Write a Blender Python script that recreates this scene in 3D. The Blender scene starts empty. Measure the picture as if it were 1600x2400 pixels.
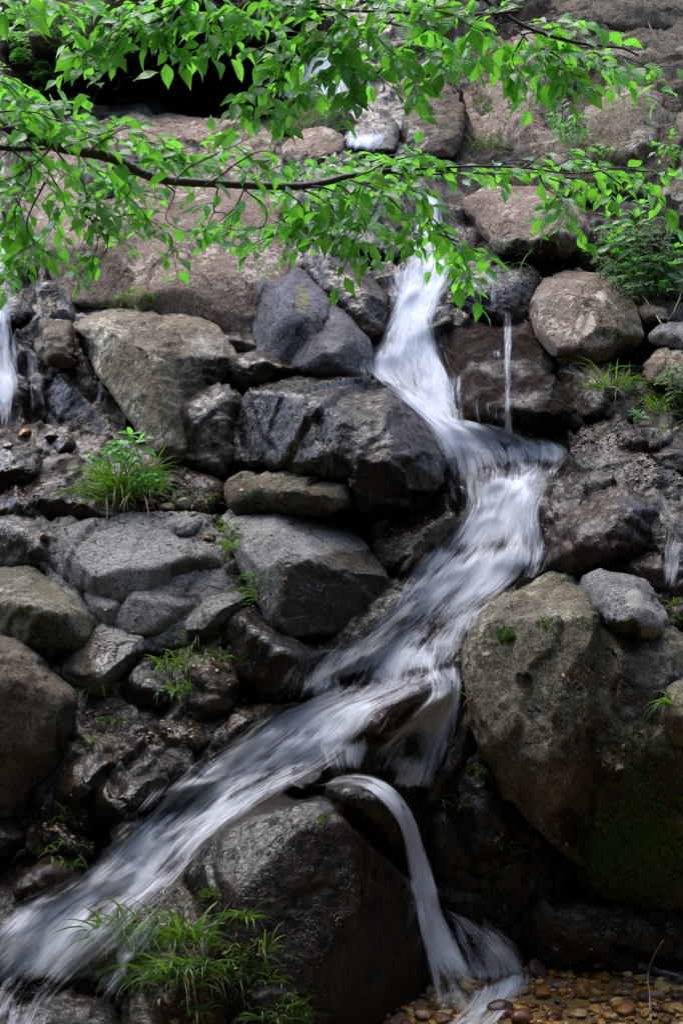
import bpy, bmesh, math, random
import numpy as np
from mathutils import Vector
from mathutils.bvhtree import BVHTree

scene = bpy.context.scene
col = scene.collection
rad = math.radians

# ------------------------------------------------------------------ camera
CAM_Z = 2.07
PITCH = rad(6.0)
FPX = 3619.0                       # focal length in the 1568 x 2352 plan units used below
cam_d = bpy.data.cameras.new("camera")
cam = bpy.data.objects.new("camera", cam_d)
col.objects.link(cam)
cam.location = (0, 0, CAM_Z)
cam.rotation_euler = (rad(90) - PITCH, 0, 0)
cam_d.sensor_fit = 'VERTICAL'
cam_d.sensor_height = 36
cam_d.lens = 36 * FPX / 2352
cam_d.clip_end = 400
scene.camera = cam

# ------------------------------------------------------------------ light
world = bpy.data.worlds.new("World")
scene.world = world
world.use_nodes = True
wn = world.node_tree
bg = wn.nodes["Background"]
sky = wn.nodes.new("ShaderNodeTexSky")
sky.sky_type = 'NISHITA'
sky.sun_disc = False
SUN_EL, SUN_AZ = rad(66), rad(-35)     # azimuth from +Y towards +X
sky.sun_elevation = SUN_EL
sky.sun_rotation = SUN_AZ
sky.air_density = 1.0
sky.dust_density = 2.5
wn.links.new(sky.outputs[0], bg.inputs[0])
bg.inputs[1].default_value = 0.15
sun_d = bpy.data.lights.new("sun", 'SUN')
sun_d.energy = 0.28
sun_d.angle = rad(30)
sun_d.color = (1.0, 0.96, 0.88)
sun = bpy.data.objects.new("sun", sun_d)
col.objects.link(sun)
sdir = Vector((math.sin(SUN_AZ) * math.cos(SUN_EL), math.cos(SUN_AZ) * math.cos(SUN_EL), math.sin(SUN_EL)))
sun.rotation_euler = sdir.to_track_quat('Z', 'Y').to_euler()
sun.location = (0, 4, 9)
scene.view_settings.view_transform = 'Standard'
scene.view_settings.look = 'None'
scene.view_settings.exposure = 3.2
scene.view_settings.gamma = 1.0
scene.cycles.transparent_max_bounces = 24
scene.cycles.max_bounces = 6

# ------------------------------------------------------------------ helpers
CP, SP = math.cos(PITCH), math.sin(PITCH)

def at(px, py, d):
    """plan unit (px, py) seen from the standing point at forward distance d -> world point"""
    px = np.asarray(px, float); py = np.asarray(py, float); d = np.asarray(d, float)
    x = (px - 784) / FPX * d
    u = (1176 - py) / FPX * d
    return np.stack([x + 0 * d, d * CP + u * SP, CAM_Z - d * SP + u * CP], -1)

def _h(ix, iy, iz, s):
    m = np.uint32
    h = (ix.astype(m) * m(374761393)) ^ (iy.astype(m) * m(668265263)) ^ (iz.astype(m) * m(2147483647 - 1274126)) ^ m((s * 974711 + 12345) & 0xffffffff)
    h = (h ^ (h >> m(13))) * m(1274126177)
    h = (h ^ (h >> m(16))) * m(2246822519)
    return (h ^ (h >> m(13)))

def _r(ix, iy, iz, s):
    return _h(ix, iy, iz, s).astype(np.float64) / 4294967295.0

def vnoise(p, s=0):
    i = np.floor(p).astype(np.int64); f = p - i
    f = f * f * f * (f * (f * 6 - 15) + 10)
    out = 0
    for a in (0, 1):
        for b in (0, 1):
            for c in (0, 1):
                w = (f[:, 0] if a else 1 - f[:, 0]) * (f[:, 1] if b else 1 - f[:, 1]) * (f[:, 2] if c else 1 - f[:, 2])
                out = out + w * _r(i[:, 0] + a, i[:, 1] + b, i[:, 2] + c, s)
    return out * 2 - 1

def fbm(p, octv=4, s=0, g=0.5):
    o = 0; a = 1; t = 0
    for k in range(octv):
        o = o + a * vnoise(p * (2.03 ** k) + 17.3 * k, s + k); t += a; a *= g
    return o / t

def facets(p, s=0, sharp=14.0):
    sharp *= 3.2
    """chiselled look: softly blended random planes, one per cell"""
    i = np.floor(p).astype(np.int64)
    num = np.zeros(len(p)); den = np.zeros(len(p)) + 1e-9
    for a in (-1, 0, 1):
        for b in (-1, 0, 1):
            for c in (-1, 0, 1):
                x, y, z = i[:, 0] + a, i[:, 1] + b, i[:, 2] + c
                cx = x + _r(x, y, z, s); cy = y + _r(x, y, z, s + 1); cz = z + _r(x, y, z, s + 2)
                dx, dy, dz = p[:, 0] - cx, p[:, 1] - cy, p[:, 2] - cz
                w = np.exp(-sharp * (dx * dx + dy * dy + dz * dz))
                g = (dx * (_r(x, y, z, s + 3) - .5) + dy * (_r(x, y, z, s + 4) - .5) + dz * (_r(x, y, z, s + 5) - .5)) * 1.6 + (_r(x, y, z, s + 6) - .5) * .9
                num += w * g; den += w
    return num / den

def layers(p, d, freq, s, warp=.35):
    """fractured layering: every layer is set back or forward by its own amount and tilts a little"""
    d = np.asarray(d, float); d = d / np.linalg.norm(d)
    q = (p @ d) * freq + warp * fbm(p * 2.6, 3, s) + 3.1 * s
    i = np.floor(q).astype(np.int64); f = q - i
    z = np.zeros_like(i)
    return (_r(i, z, z, s) - .5) + (f - .5) * .7 * (_r(i, z, z, s + 3))

def sm(x, a, b):
    t = np.clip((x - a) / (b - a), 0, 1)
    return t * t * (3 - 2 * t)

def mesh_from(name, v, f, mats, smooth=True):
    me = bpy.data.meshes.new(name)
    me.from_pydata([tuple(q) for q in v], [], [tuple(q) for q in f])
    for m in mats:
        me.materials.append(m)
    if smooth:
        me.polygons.foreach_set('use_smooth', np.ones(len(me.polygons), bool))
    me.update()
    return me

def link(name, me, parent=None, label=None, cat=None, group=None, kind=None):
    o = bpy.data.objects.new(name, me)
    col.objects.link(o)
    if parent is not None:
        o.parent = parent
        o.matrix_parent_inverse = parent.matrix_world.inverted() if parent.location.length == 0 else parent.matrix_world.inverted()
    if label: o['label'] = label
    if cat: o['category'] = cat
    if group: o['group'] = group
    if kind: o['kind'] = kind
    return o

def set_attr(me, name, vals):
    a = me.attributes.new(name, 'FLOAT', 'POINT')
    a.data.foreach_set('value', np.asarray(vals, np.float32))

# ------------------------------------------------------------------ materials
def N(nt, t, **kw):
    n = nt.nodes.new(t)
    for k, v in kw.items():
        setattr(n, k, v)
    return n

class G:
    """small node-graph writer"""
    def __init__(s, name):
        s.m = bpy.data.materials.new(name); s.m.use_nodes = True
        s.nt = s.m.node_tree; s.nt.nodes.clear()
        s.out = N(s.nt, 'ShaderNodeOutputMaterial')
    def put(s, sock, v):
        if hasattr(v, 'is_output') or isinstance(v, bpy.types.NodeSocket): s.nt.links.new(v, sock)
        elif isinstance(v, (tuple, list)) and len(v) == 3 and sock.type == 'RGBA': sock.default_value = (*v, 1)
        else: sock.default_value = v
    def math(s, op, a, b=0.0, c=None):
        n = N(s.nt, 'ShaderNodeMath', operation=op); s.put(n.inputs[0], a); s.put(n.inputs[1], b)
        if c is not None: s.put(n.inputs[2], c)
        return n.outputs[0]
    def mix(s, f, a, b, bt='MIX'):
        n = N(s.nt, 'ShaderNodeMix', data_type='RGBA', blend_type=bt)
        s.put(n.inputs[0], f); s.put(n.inputs[6], a); s.put(n.inputs[7], b); return n.outputs[2]
    def ramp(s, v, lo, hi, a=0.0, b=1.0):
        n = N(s.nt, 'ShaderNodeMapRange', interpolation_type='SMOOTHSTEP'); s.put(n.inputs[0], v)
        n.inputs[1].default_value = lo; n.inputs[2].default_value = hi; s.put(n.inputs[3], a); s.put(n.inputs[4], b)
        return n.outputs[0]
    def noise(s, vec, scale, detail=3.0, rough=0.5, dist=0.0):
        n = N(s.nt, 'ShaderNodeTexNoise'); s.put(n.inputs['Vector'], vec); n.inputs['Scale'].default_value = scale
        n.inputs['Detail'].default_value = detail; n.inputs['Roughness'].default_value = rough; n.inputs['Distortion'].default_value = dist
        return n.outputs[0]
    def voro(s, vec, scale, feature='F1', out=0):
        n = N(s.nt, 'ShaderNodeTexVoronoi', feature=feature); s.put(n.inputs['Vector'], vec); n.inputs['Scale'].default_value = scale
        return n.outputs[out]
    def pos(s):
        return N(s.nt, 'ShaderNodeNewGeometry').outputs['Position']
    def mapv(s, v, scale=(1, 1, 1), rot=(0, 0, 0)):
        n = N(s.nt, 'ShaderNodeMapping'); s.put(n.inputs[0], v); n.inputs['Scale'].default_value = scale; n.inputs['Rotation'].default_value = rot
        return n.outputs[0]
    def attr(s, name, o=2):
        return N(s.nt, 'ShaderNodeAttribute', attribute_name=name).outputs[o]
    def bump(s, h, strength, dist, nrm=None):
        n = N(s.nt, 'ShaderNodeBump'); s.put(n.inputs['Height'], h); s.put(n.inputs['Strength'], strength); n.inputs['Distance'].default_value = dist
        if nrm is not None: s.put(n.inputs['Normal'], nrm)
        return n.outputs[0]
    def principled(s, **kw):
        n = N(s.nt, 'ShaderNodeBsdfPrincipled')
        for k, v in kw.items(): s.put(n.inputs[k], v)
        return n
    def finish(s, sh): s.nt.links.new(sh, s.out.inputs[0]); return s.m

def rock_mat(name, c1, c2, speck=(.42, .38, .33), speck_amt=.5, stain=(.13, .05, .018), stain_amt=.3, veins=0.0):
    g = G(name)
    p = g.pos()
    big = g.ramp(g.noise(p, 3.1, 5, .6, .4), .36, .62)
    mid = g.ramp(g.noise(p, 17, 8, .72, .2), .42, .6)
    fine = g.noise(p, 95, 5, .75)
    base = g.mix(big, c2, c1)
    base = g.mix(g.math('MULTIPLY', mid, .55), base, c2)
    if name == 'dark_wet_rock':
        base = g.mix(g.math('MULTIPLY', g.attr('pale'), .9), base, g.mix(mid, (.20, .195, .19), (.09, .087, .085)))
    # grain
    base = g.mix(g.ramp(fine, .42, .62, .0, .6), base, tuple(min(1, x * 1.7) for x in c1))
    base = g.mix(g.ramp(g.noise(g.mapv(p, (1, 1, 1), (.6, .3, .2)), 110, 4, .7), .52, .6, 0, .75), base, tuple(x * .35 for x in c2))
    # crustose lichen / pale mineral blotches
    ls = g.noise(p, 26, 7, .72, .8)
    lm = g.ramp(g.noise(p, 5.5, 3, .5), .42, .66)
    lich = g.math('MULTIPLY', g.math('MULTIPLY', g.ramp(ls, .51, .56), lm), speck_amt)
    base = g.mix(lich, base, speck)
    li = g.math('ADD', g.attr('lichen'), g.math('MULTIPLY', g.math('SUBTRACT', g.noise(p, 38, 6, .7), .5), 1.3))
    lich2 = g.ramp(g.math('MULTIPLY', li, g.ramp(g.attr('lichen'), 0, .15)), .5, .62)
    # rusty stain
    st = g.math('MULTIPLY', g.ramp(g.noise(g.mapv(p, (1, 1, .45)), 6.3, 4, .6, .5), .47, .66), stain_amt)
    base = g.mix(st, base, stain)
    if veins:
        # slanting pale and dark foliation
        w = g.noise(g.mapv(p, (22, 6, 2.2), (0, rad(12), 0)), 1.5, 6, .65, .6)
        base = g.mix(g.ramp(w, .45, .56, 0, veins), base, (.015, .014, .014))
        base = g.mix(g.ramp(w, .55, .62, 0, veins * .9), base, (.36, .31, .25))
    # dark hairline cracks
    cr = g.voro(g.mapv(p, (1, 1, 1.6), (.5, .4, 0)), 7.0, 'DISTANCE_TO_EDGE')
    wob = g.math('ADD', cr, g.math('MULTIPLY', g.math('SUBTRACT', g.noise(p, 22, 4, .6), .5), .16))
    crack = g.math('MULTIPLY', g.ramp(g.math('ABSOLUTE', wob), .0, .022, 1.0, 0.0), g.ramp(g.noise(p, 2.3, 2), .5, .6))
    base = g.mix(g.math('MULTIPLY', crack, .7), base, (.01, .009, .008))
    base = g.mix(lich2, base, speck if name != 'slate_rock' else (.22, .21, .07))
    # dark biofilm and iron slime, together with shade painted onto the fronts
    fi = g.math('ADD', g.attr('film_shade'), g.math('MULTIPLY', g.math('SUBTRACT', g.noise(g.mapv(p, (1.4, 1.4, .6)), 7, 6, .65, .4), .5), .9))
    film_shade = g.ramp(fi, .38, .72)
    fcol = g.mix(g.ramp(g.noise(p, 14, 5, .6), .4, .62), (.008, .0055, .004), (.024, .012, .005))
    base = g.mix(g.math('MULTIPLY', film_shade, .92), base, fcol)
    # moss
    mo = g.math('ADD', g.attr('moss'), g.math('MULTIPLY', g.math('SUBTRACT', g.noise(p, 22, 7, .75), .5), 1.7))
    mossm = g.ramp(mo, .48, .66)
    mcol = g.mix(g.ramp(g.noise(p, 60, 4, .7), .4, .65), (.02, .034, .004), (.09, .16, .012))
    base = g.mix(mossm, base, mcol)
    # wetness
    wn_ = g.math('ADD', g.attr('wet'), g.math('MULTIPLY', g.math('SUBTRACT', g.noise(p, 5, 5, .6, .3), .5), .7))
    wet = g.math('MULTIPLY', g.ramp(wn_, .3, .6), g.math('SUBTRACT', 1.0, g.math('MULTIPLY', mossm, .8)))
    dark = g.mix(g.math('MULTIPLY', wet, g.math('SUBTRACT', 1.0, g.math('MULTIPLY', film_shade, .8))), (1, 1, 1), (.24, .21, .165))
    base = g.mix(1.0, base, dark, 'MULTIPLY')
    rgh = g.ramp(wet, 0, 1, .88, .11)
    rgh = g.math('ADD', rgh, g.math('MULTIPLY', g.math('SUBTRACT', fine, .5), .12))
    dry = g.math('SUBTRACT', 1.0, wet)
    h = g.math('ADD', g.noise(p, 12, 4, .55), g.math('MULTIPLY', g.math('SUBTRACT', g.noise(p, 48, 7, .75, .4), .5), g.ramp(dry, 0, 1, .5, 1.0)))
    h = g.math('SUBTRACT', h, g.math('MULTIPLY', crack, .6))
    h = g.math('ADD', h, g.math('MULTIPLY', g.math('MULTIPLY', mossm, g.noise(p, 140, 3, .7)), .8))
    rp = g.math('ABSOLUTE', g.math('SUBTRACT', g.noise(g.mapv(p, (46, 46, 20), (rad(20), rad(38), 0)), 1.0, 3, .5, .8), .5))
    h = g.math('ADD', h, g.math('MULTIPLY', g.math('MULTIPLY', rp, wet), .7))
    rl = g.math('ABSOLUTE', g.math('SUBTRACT', g.noise(g.mapv(p, (26, 26, 9), (rad(25), rad(35), 0)), 1.0, 4, .6, .6), .5))
    rl = g.math('MULTIPLY', g.ramp(rl, 0, .05, 1, 0), g.ramp(g.noise(p, 9, 3), .48, .6))
    b1 = g.bump(h, g.ramp(wet, 0, 1, 1.0, .34), .016)
    b1 = g.bump(g.math('MULTIPLY', rl, wet), .6, .010, b1)
    gl = g.ramp(g.noise(g.mapv(p, (75, 75, 42), (rad(20), rad(35), 0)), 1.0, 3, .6, .5), .52, .66)
    b1 = g.bump(g.math('MULTIPLY', gl, wet), .35, .006, b1)
    pr = g.principled(**{'Base Color': base, 'Roughness': rgh, 'Normal': b1, 'Specular IOR Level': g.math('SUBTRACT', g.ramp(wet, 0, 1, .10, .25), g.math('MULTIPLY', film_shade, .06))})
    return g.finish(pr.outputs[0])

M = {}
M['pink'] = rock_mat('pink_granite', (.25, .185, .14), (.11, .084, .064), (.50, .43, .34), .95, (.15, .08, .045), .3)
M['tan'] = rock_mat('tan_granite', (.215, .178, .125), (.095, .077, .052), (.46, .42, .33), .9, (.10, .06, .035), .3)
M['grey'] = rock_mat('grey_gneiss', (.24, .235, .225), (.10, .097, .096), (.30, .30, .27), .5, (.075, .055, .035), .3)
M['slate'] = rock_mat('slate_rock', (.135, .135, .15), (.055, .054, .06), (.26, .27, .24), .4, (.06, .045, .03), .25)
M['brown'] = rock_mat('brown_rock', (.145, .118, .085), (.055, .046, .034), (.28, .25, .21), .5, (.10, .05, .022), .4)
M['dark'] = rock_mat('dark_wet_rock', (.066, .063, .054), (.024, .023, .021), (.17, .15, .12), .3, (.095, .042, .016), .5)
M['olive'] = rock_mat('mossy_gneiss', (.165, .15, .105), (.05, .048, .032), (.34, .32, .25), .85, (.085, .05, .025), .45)
M['vein'] = rock_mat('banded_gneiss', (.11, .105, .095), (.032, .031, .03), (.3, .27, .22), .3, (.07, .04, .018), .2, .95)
M['rust'] = rock_mat('rusty_wet_rock', (.11, .072, .048), (.042, .029, .022), (.22, .15, .10), .3, (.17, .07, .022), .6)

# ------------------------------------------------------------------ the slope as a surface
CTRL = [(-700,-1500,15),(800,-1500,14),(2300,-1500,13),(-400,-300,12.3),(300,-300,12),(900,-300,10.7),(1568,-300,9.6),(2000,-300,9.4),
(0,0,10.2),(300,0,10.8),(600,0,11),(250,180,11.5),(450,200,12.2),(560,200,12),(740,110,9.5),(900,0,9.6),(860,240,8.7),(1000,120,9.2),(1100,0,9.0),(1568,0,8.7),
(1568,200,8.2),(1300,250,8.15),(1300,400,7.75),(1568,450,7.4),(1000,300,8.4),(820,330,8.2),(1000,440,7.9),(980,560,7.45),(1000,650,7.1),
(950,780,6.85),(950,900,6.6),(1000,980,6.35),(1200,700,6.9),(1200,980,6.5),(1400,900,6.45),(1400,1000,6.15),(1550,700,6.8),(1550,1000,6.05),
(1150,1050,6.15),(1100,1200,5.95),(1400,1200,5.75),(1550,1250,5.6),(1000,1400,5.65),(1300,1400,5.55),(850,1500,5.55),(900,1600,5.35),(1050,1600,5.35),
(1568,1500,5.4),(1300,1700,5.35),(1100,1850,5.3),(1300,2000,5.35),(1100,2100,5.3),(1300,2200,5.35),(1568,2200,5.35),(1568,2400,5.35),(1300,2400,5.35),
(1100,2352,5.3),(700,1750,5.2),(500,1800,5.12),(300,1950,4.95),(100,2100,4.78),(0,2200,4.68),(0,2352,4.5),(300,2250,4.66),(500,2352,4.7),(700,2000,5.05),
(900,2000,5.2),(900,2352,5.2),(0,300,8.8),(0,500,7.9),(300,300,8.5),(300,500,7.7),(300,700,7.1),(600,350,8.4),(600,500,7.7),(600,700,6.95),(750,800,6.75),(60,800,6.85),(60,970,6.6),
(250,950,6.55),(400,1050,6.4),(60,1100,6.15),(300,1150,6.05),(700,1000,6.3),(700,1150,6.05),(900,1180,6.02),(100,1300,5.85),(400,1300,5.78),(600,1400,5.7),
(750,1450,5.6),(500,1550,5.48),(250,1600,5.4),(50,1650,5.35),(300,1750,5.22),(100,1850,5.15),(0,2000,4.98),(200,1880,5.03),
(-300,900,6.8),(-300,1500,5.6),(-300,2100,4.8),(1900,600,6.8),(1900,1200,5.6),(1900,1800,5.2),(-300,2700,4.0),(600,2700,4.2),(1300,2700,5.3),(1900,2600,5.3)]
C_ = np.array(CTRL, float)
CX = C_[:, :2] / 1000
def _tps(r2): return 0.5 * r2 * np.log(r2 + 1e-12)
_A = _tps(((CX[:, None] - CX[None]) ** 2).sum(-1)) + np.eye(len(CX)) * .0008
_P = np.c_[np.ones(len(CX)), CX]
_W = np.linalg.solve(np.block([[_A, _P], [_P.T, np.zeros((3, 3))]]), np.r_[C_[:, 2], 0, 0, 0])
def B(px, py):
    sh = np.broadcast(np.asarray(px, float), np.asarray(py, float)).shape
    q = np.stack([np.broadcast_to(px, sh).ravel(), np.broadcast_to(py, sh).ravel()], -1) / 1000.0
    o = np.empty(len(q))
    for k in range(0, len(q), 20000):
        qq = q[k:k + 20000]
        o[k:k + 20000] = _tps(((qq[:, None] - CX[None]) ** 2).sum(-1)) @ _W[:-3] + _W[-3] + qq @ _W[-2:]
    return o.reshape(sh)

BVHV, BVHF = [], []           # everything solid, collected so water, grass and pebbles can be set down on it
def collect(v, f):
    base = sum(len(x) for x in BVHV)
    BVHV.append(v); BVHF.append(f + base)

def spots(v, lst, default):
    """mask value per vertex from (px, py, radius in plan units, value) spots"""
    out = np.full(len(v), float(default))
    for (x, y, r, val) in lst:
        c = at(x, y, 1.0) - np.array([0, 0, CAM_Z]); c /= np.linalg.norm(c)
        q = v - np.array([0, 0, CAM_Z]); t = q @ c
        dd = np.linalg.norm(q - t[:, None] * c, axis=1) / (r / FPX * t)
        w = 1 - sm(dd, .55, 1.25)
        out = out * (1 - w) + val * w
    return out

def normals(me):
    n = np.empty(len(me.vertices) * 3)
    me.vertex_normals.foreach_get('vector', n)
    return n.reshape(-1, 3)

def sky_blocker_sides():
    # unseen dark bank added behind and beside the camera to block low sky
    g = G('sky_blocker_dark'); p = g.pos(); n = g.noise(p, 1.6, 8, .7)
    m = g.finish(g.principled(**{'Base Color': g.mix(g.ramp(n, .4, .6), (.008, .009, .005), (.02, .032, .01)), 'Roughness': .9, 'Normal': g.bump(n, 1.0, .3)}).outputs[0])
    a = np.linspace(rad(-52), rad(232), 110); t = np.linspace(0, 1, 40)
    A, T = np.meshgrid(a, t)
    Rr = 5.3 + 3.0 * T + np.sin(A * 5) * .3
    P = np.stack([Rr * np.cos(A) * 1.05, 1.2 - Rr * np.sin(A), -.3 + 21 * T ** 1.15 * (.8 + .25 * np.sin(A * 3 + 1))], -1).reshape(-1, 3)
    P = P + .5 * np.stack([fbm(P * .8, 4, 5), fbm(P * .8, 4, 8), fbm(P * .8, 4, 9)], -1)
    idx = np.arange(A.size).reshape(A.shape)
    F = np.stack([idx[:-1, :-1], idx[1:, :-1], idx[1:, 1:], idx[:-1, 1:]], -1).reshape(-1, 4)
    link('sky_blocker_bank', mesh_from('sky_blocker_bank', P, F, [m]), kind='structure')
sky_blocker_sides()

def sky_blocker_leaves():
    # leaf layer added high above the frame to break up sky reflections
    rg = np.random.RandomState(5); n = 6200
    c = np.stack([rg.uniform(-9, 9, n), rg.uniform(-6, 13, n), rg.uniform(9, 13, n)], -1)
    keep = fbm(c * np.array([.55, .55, .2]), 3, 91) > -.10 - .22 * (c[:, 1] > 6) * (c[:, 0] > -20)      # sky gaps; denser over the upper rocks to darken them
    c = c[keep]; m = len(c)
    a = rg.normal(size=(m, 3)); a /= np.linalg.norm(a, axis=1)[:, None]
    b = np.cross(a, rg.normal(size=(m, 3)) * .5 + [0, 0, 1]); b /= np.linalg.norm(b, axis=1)[:, None]
    L = rg.uniform(.18, .34, m)[:, None]; W = L * .5
    V = np.stack([c - a * L, c - b * W, c + a * L, c + b * W], 1).reshape(-1, 3)
    F = np.arange(m * 4).reshape(-1, 4)
    g = G('sky_blocker_leaf'); p = g.principled(**{'Base Color': (.03, .07, .02), 'Roughness': .6})
    link('sky_blocker_canopy', mesh_from('sky_blocker_canopy', V, F, [g.finish(p.outputs[0])], False), label='unseen leaf layer added above the frame to block sky light', cat='canopy', kind='stuff')
sky_blocker_leaves()

# bedrock
def build_bedrock():
    xs = np.arange(-700, 2300, 7.0); ys = np.arange(-1500, 2760, 7.0)
    X, Y = np.meshgrid(xs, ys)
    D = B(X, Y)
    P = at(X, Y, D).reshape(-1, 3)
    ny, nx = X.shape
    idx = np.arange(nx * ny).reshape(ny, nx)
    F = np.stack([idx[:-1, :-1], idx[1:, :-1], idx[1:, 1:], idx[:-1, 1:]], -1).reshape(-1, 4)
    nrm = np.array([0, -.72, .70])
    Pw = P + .05 * np.stack([vnoise(P * 5, 5), vnoise(P * 5, 6), vnoise(P * 5, 7)], -1)
    far = 1 - .45 * sm(P[:, 1], 6.6, 8.2)
    fd = (.55, -.2, .8); jd = (.8, .3, -.5)
    k = (.05 * fbm(P * 1.7, 3, 3) + .11 * facets(Pw * np.array([2.6, 2.6, 4.2]), 11, 16) + .05 * facets(Pw * np.array([6, 6, 11]), 21, 16) + .075 * layers(Pw, fd, 4.2, 5, .6) + .055 * layers(Pw, jd, 3.1, 6, .6)) * far + .022 * layers(Pw, fd, 14, 7, .9) + .014 * layers(Pw, jd, 12, 8, .9) + .012 * facets(Pw * np.array([15, 15, 26]), 31, 12) + .005 * facets(Pw * 40, 35, 12) - .035
    P = P + nrm * k[:, None]
    me = mesh_from('bedrock', P, F, [M['dark']])
    set_attr(me, 'wet', spots(P, [(1300, 200, 420, .25), (1500, 500, 150, .4), (300, 120, 300, .1), (1500, 1800, 300, .5), (300, 400, 300, .2), (330, 1330, 230, .35), (60, 1300, 100, .4), (1450, 1080, 260, .5), (100, 1080, 160, .5)], .7))
    set_attr(me, 'pale', spots(P, [(320, 1330, 260, 1), (60, 1300, 120, .9), (1300, 250, 330, .8), (1500, 450, 120, .7), (300, 450, 300, .7)], 0))
    set_attr(me, 'film_shade', spots(P, [(500, 1850, 60, .2), (1150, 1900, 200, .35), (1100, 2150, 150, .35), (330, 180, 250, .5), (120, 1000, 180, .75), (230, 900, 120, .8), (60, 1900, 120, .6), (900, 1280, 120, .5), (700, 1560, 120, .6), (1050, 430, 90, .5), (320, 1330, 240, .1), (1450, 1080, 280, 1.25), (100, 1080, 160, 1.15)], .62))
    set_attr(me, 'moss', spots(P, [(1480, 590, 130, .62), (1530, 880, 70, .6), (700, 250, 90, .5), (430, 1530, 60, .45), (560, 1400, 50, .45), (1500, 1900, 200, .5), (600, 2250, 150, .5), (300, 1060, 80, .4)], 0.02))
    link('bedrock', me, kind='structure')
    collect(P, F)
build_bedrock()

_rocks = []
def hull_pts(outline, ridge, e, back, shrink=.82):
    pts = []
    o = [(q[0], q[1], (q[2] if len(q) > 2 else e)) for q in outline]
    cx = sum(q[0] for q in o) / len(o); cy = sum(q[1] for q in o) / len(o)
    for x, y, d in o:
        b = float(B(x, y))
        pts.append(at(x, y, b + d))
        pts.append(at(cx + (x - cx) * shrink, cy + (y - cy) * shrink, float(B(cx + (x - cx) * shrink, cy + (y - cy) * shrink)) + d + back))
    for x, y, d in ridge:
        pts.append(at(x, y, float(B(x, y)) + d))
    return pts

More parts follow.
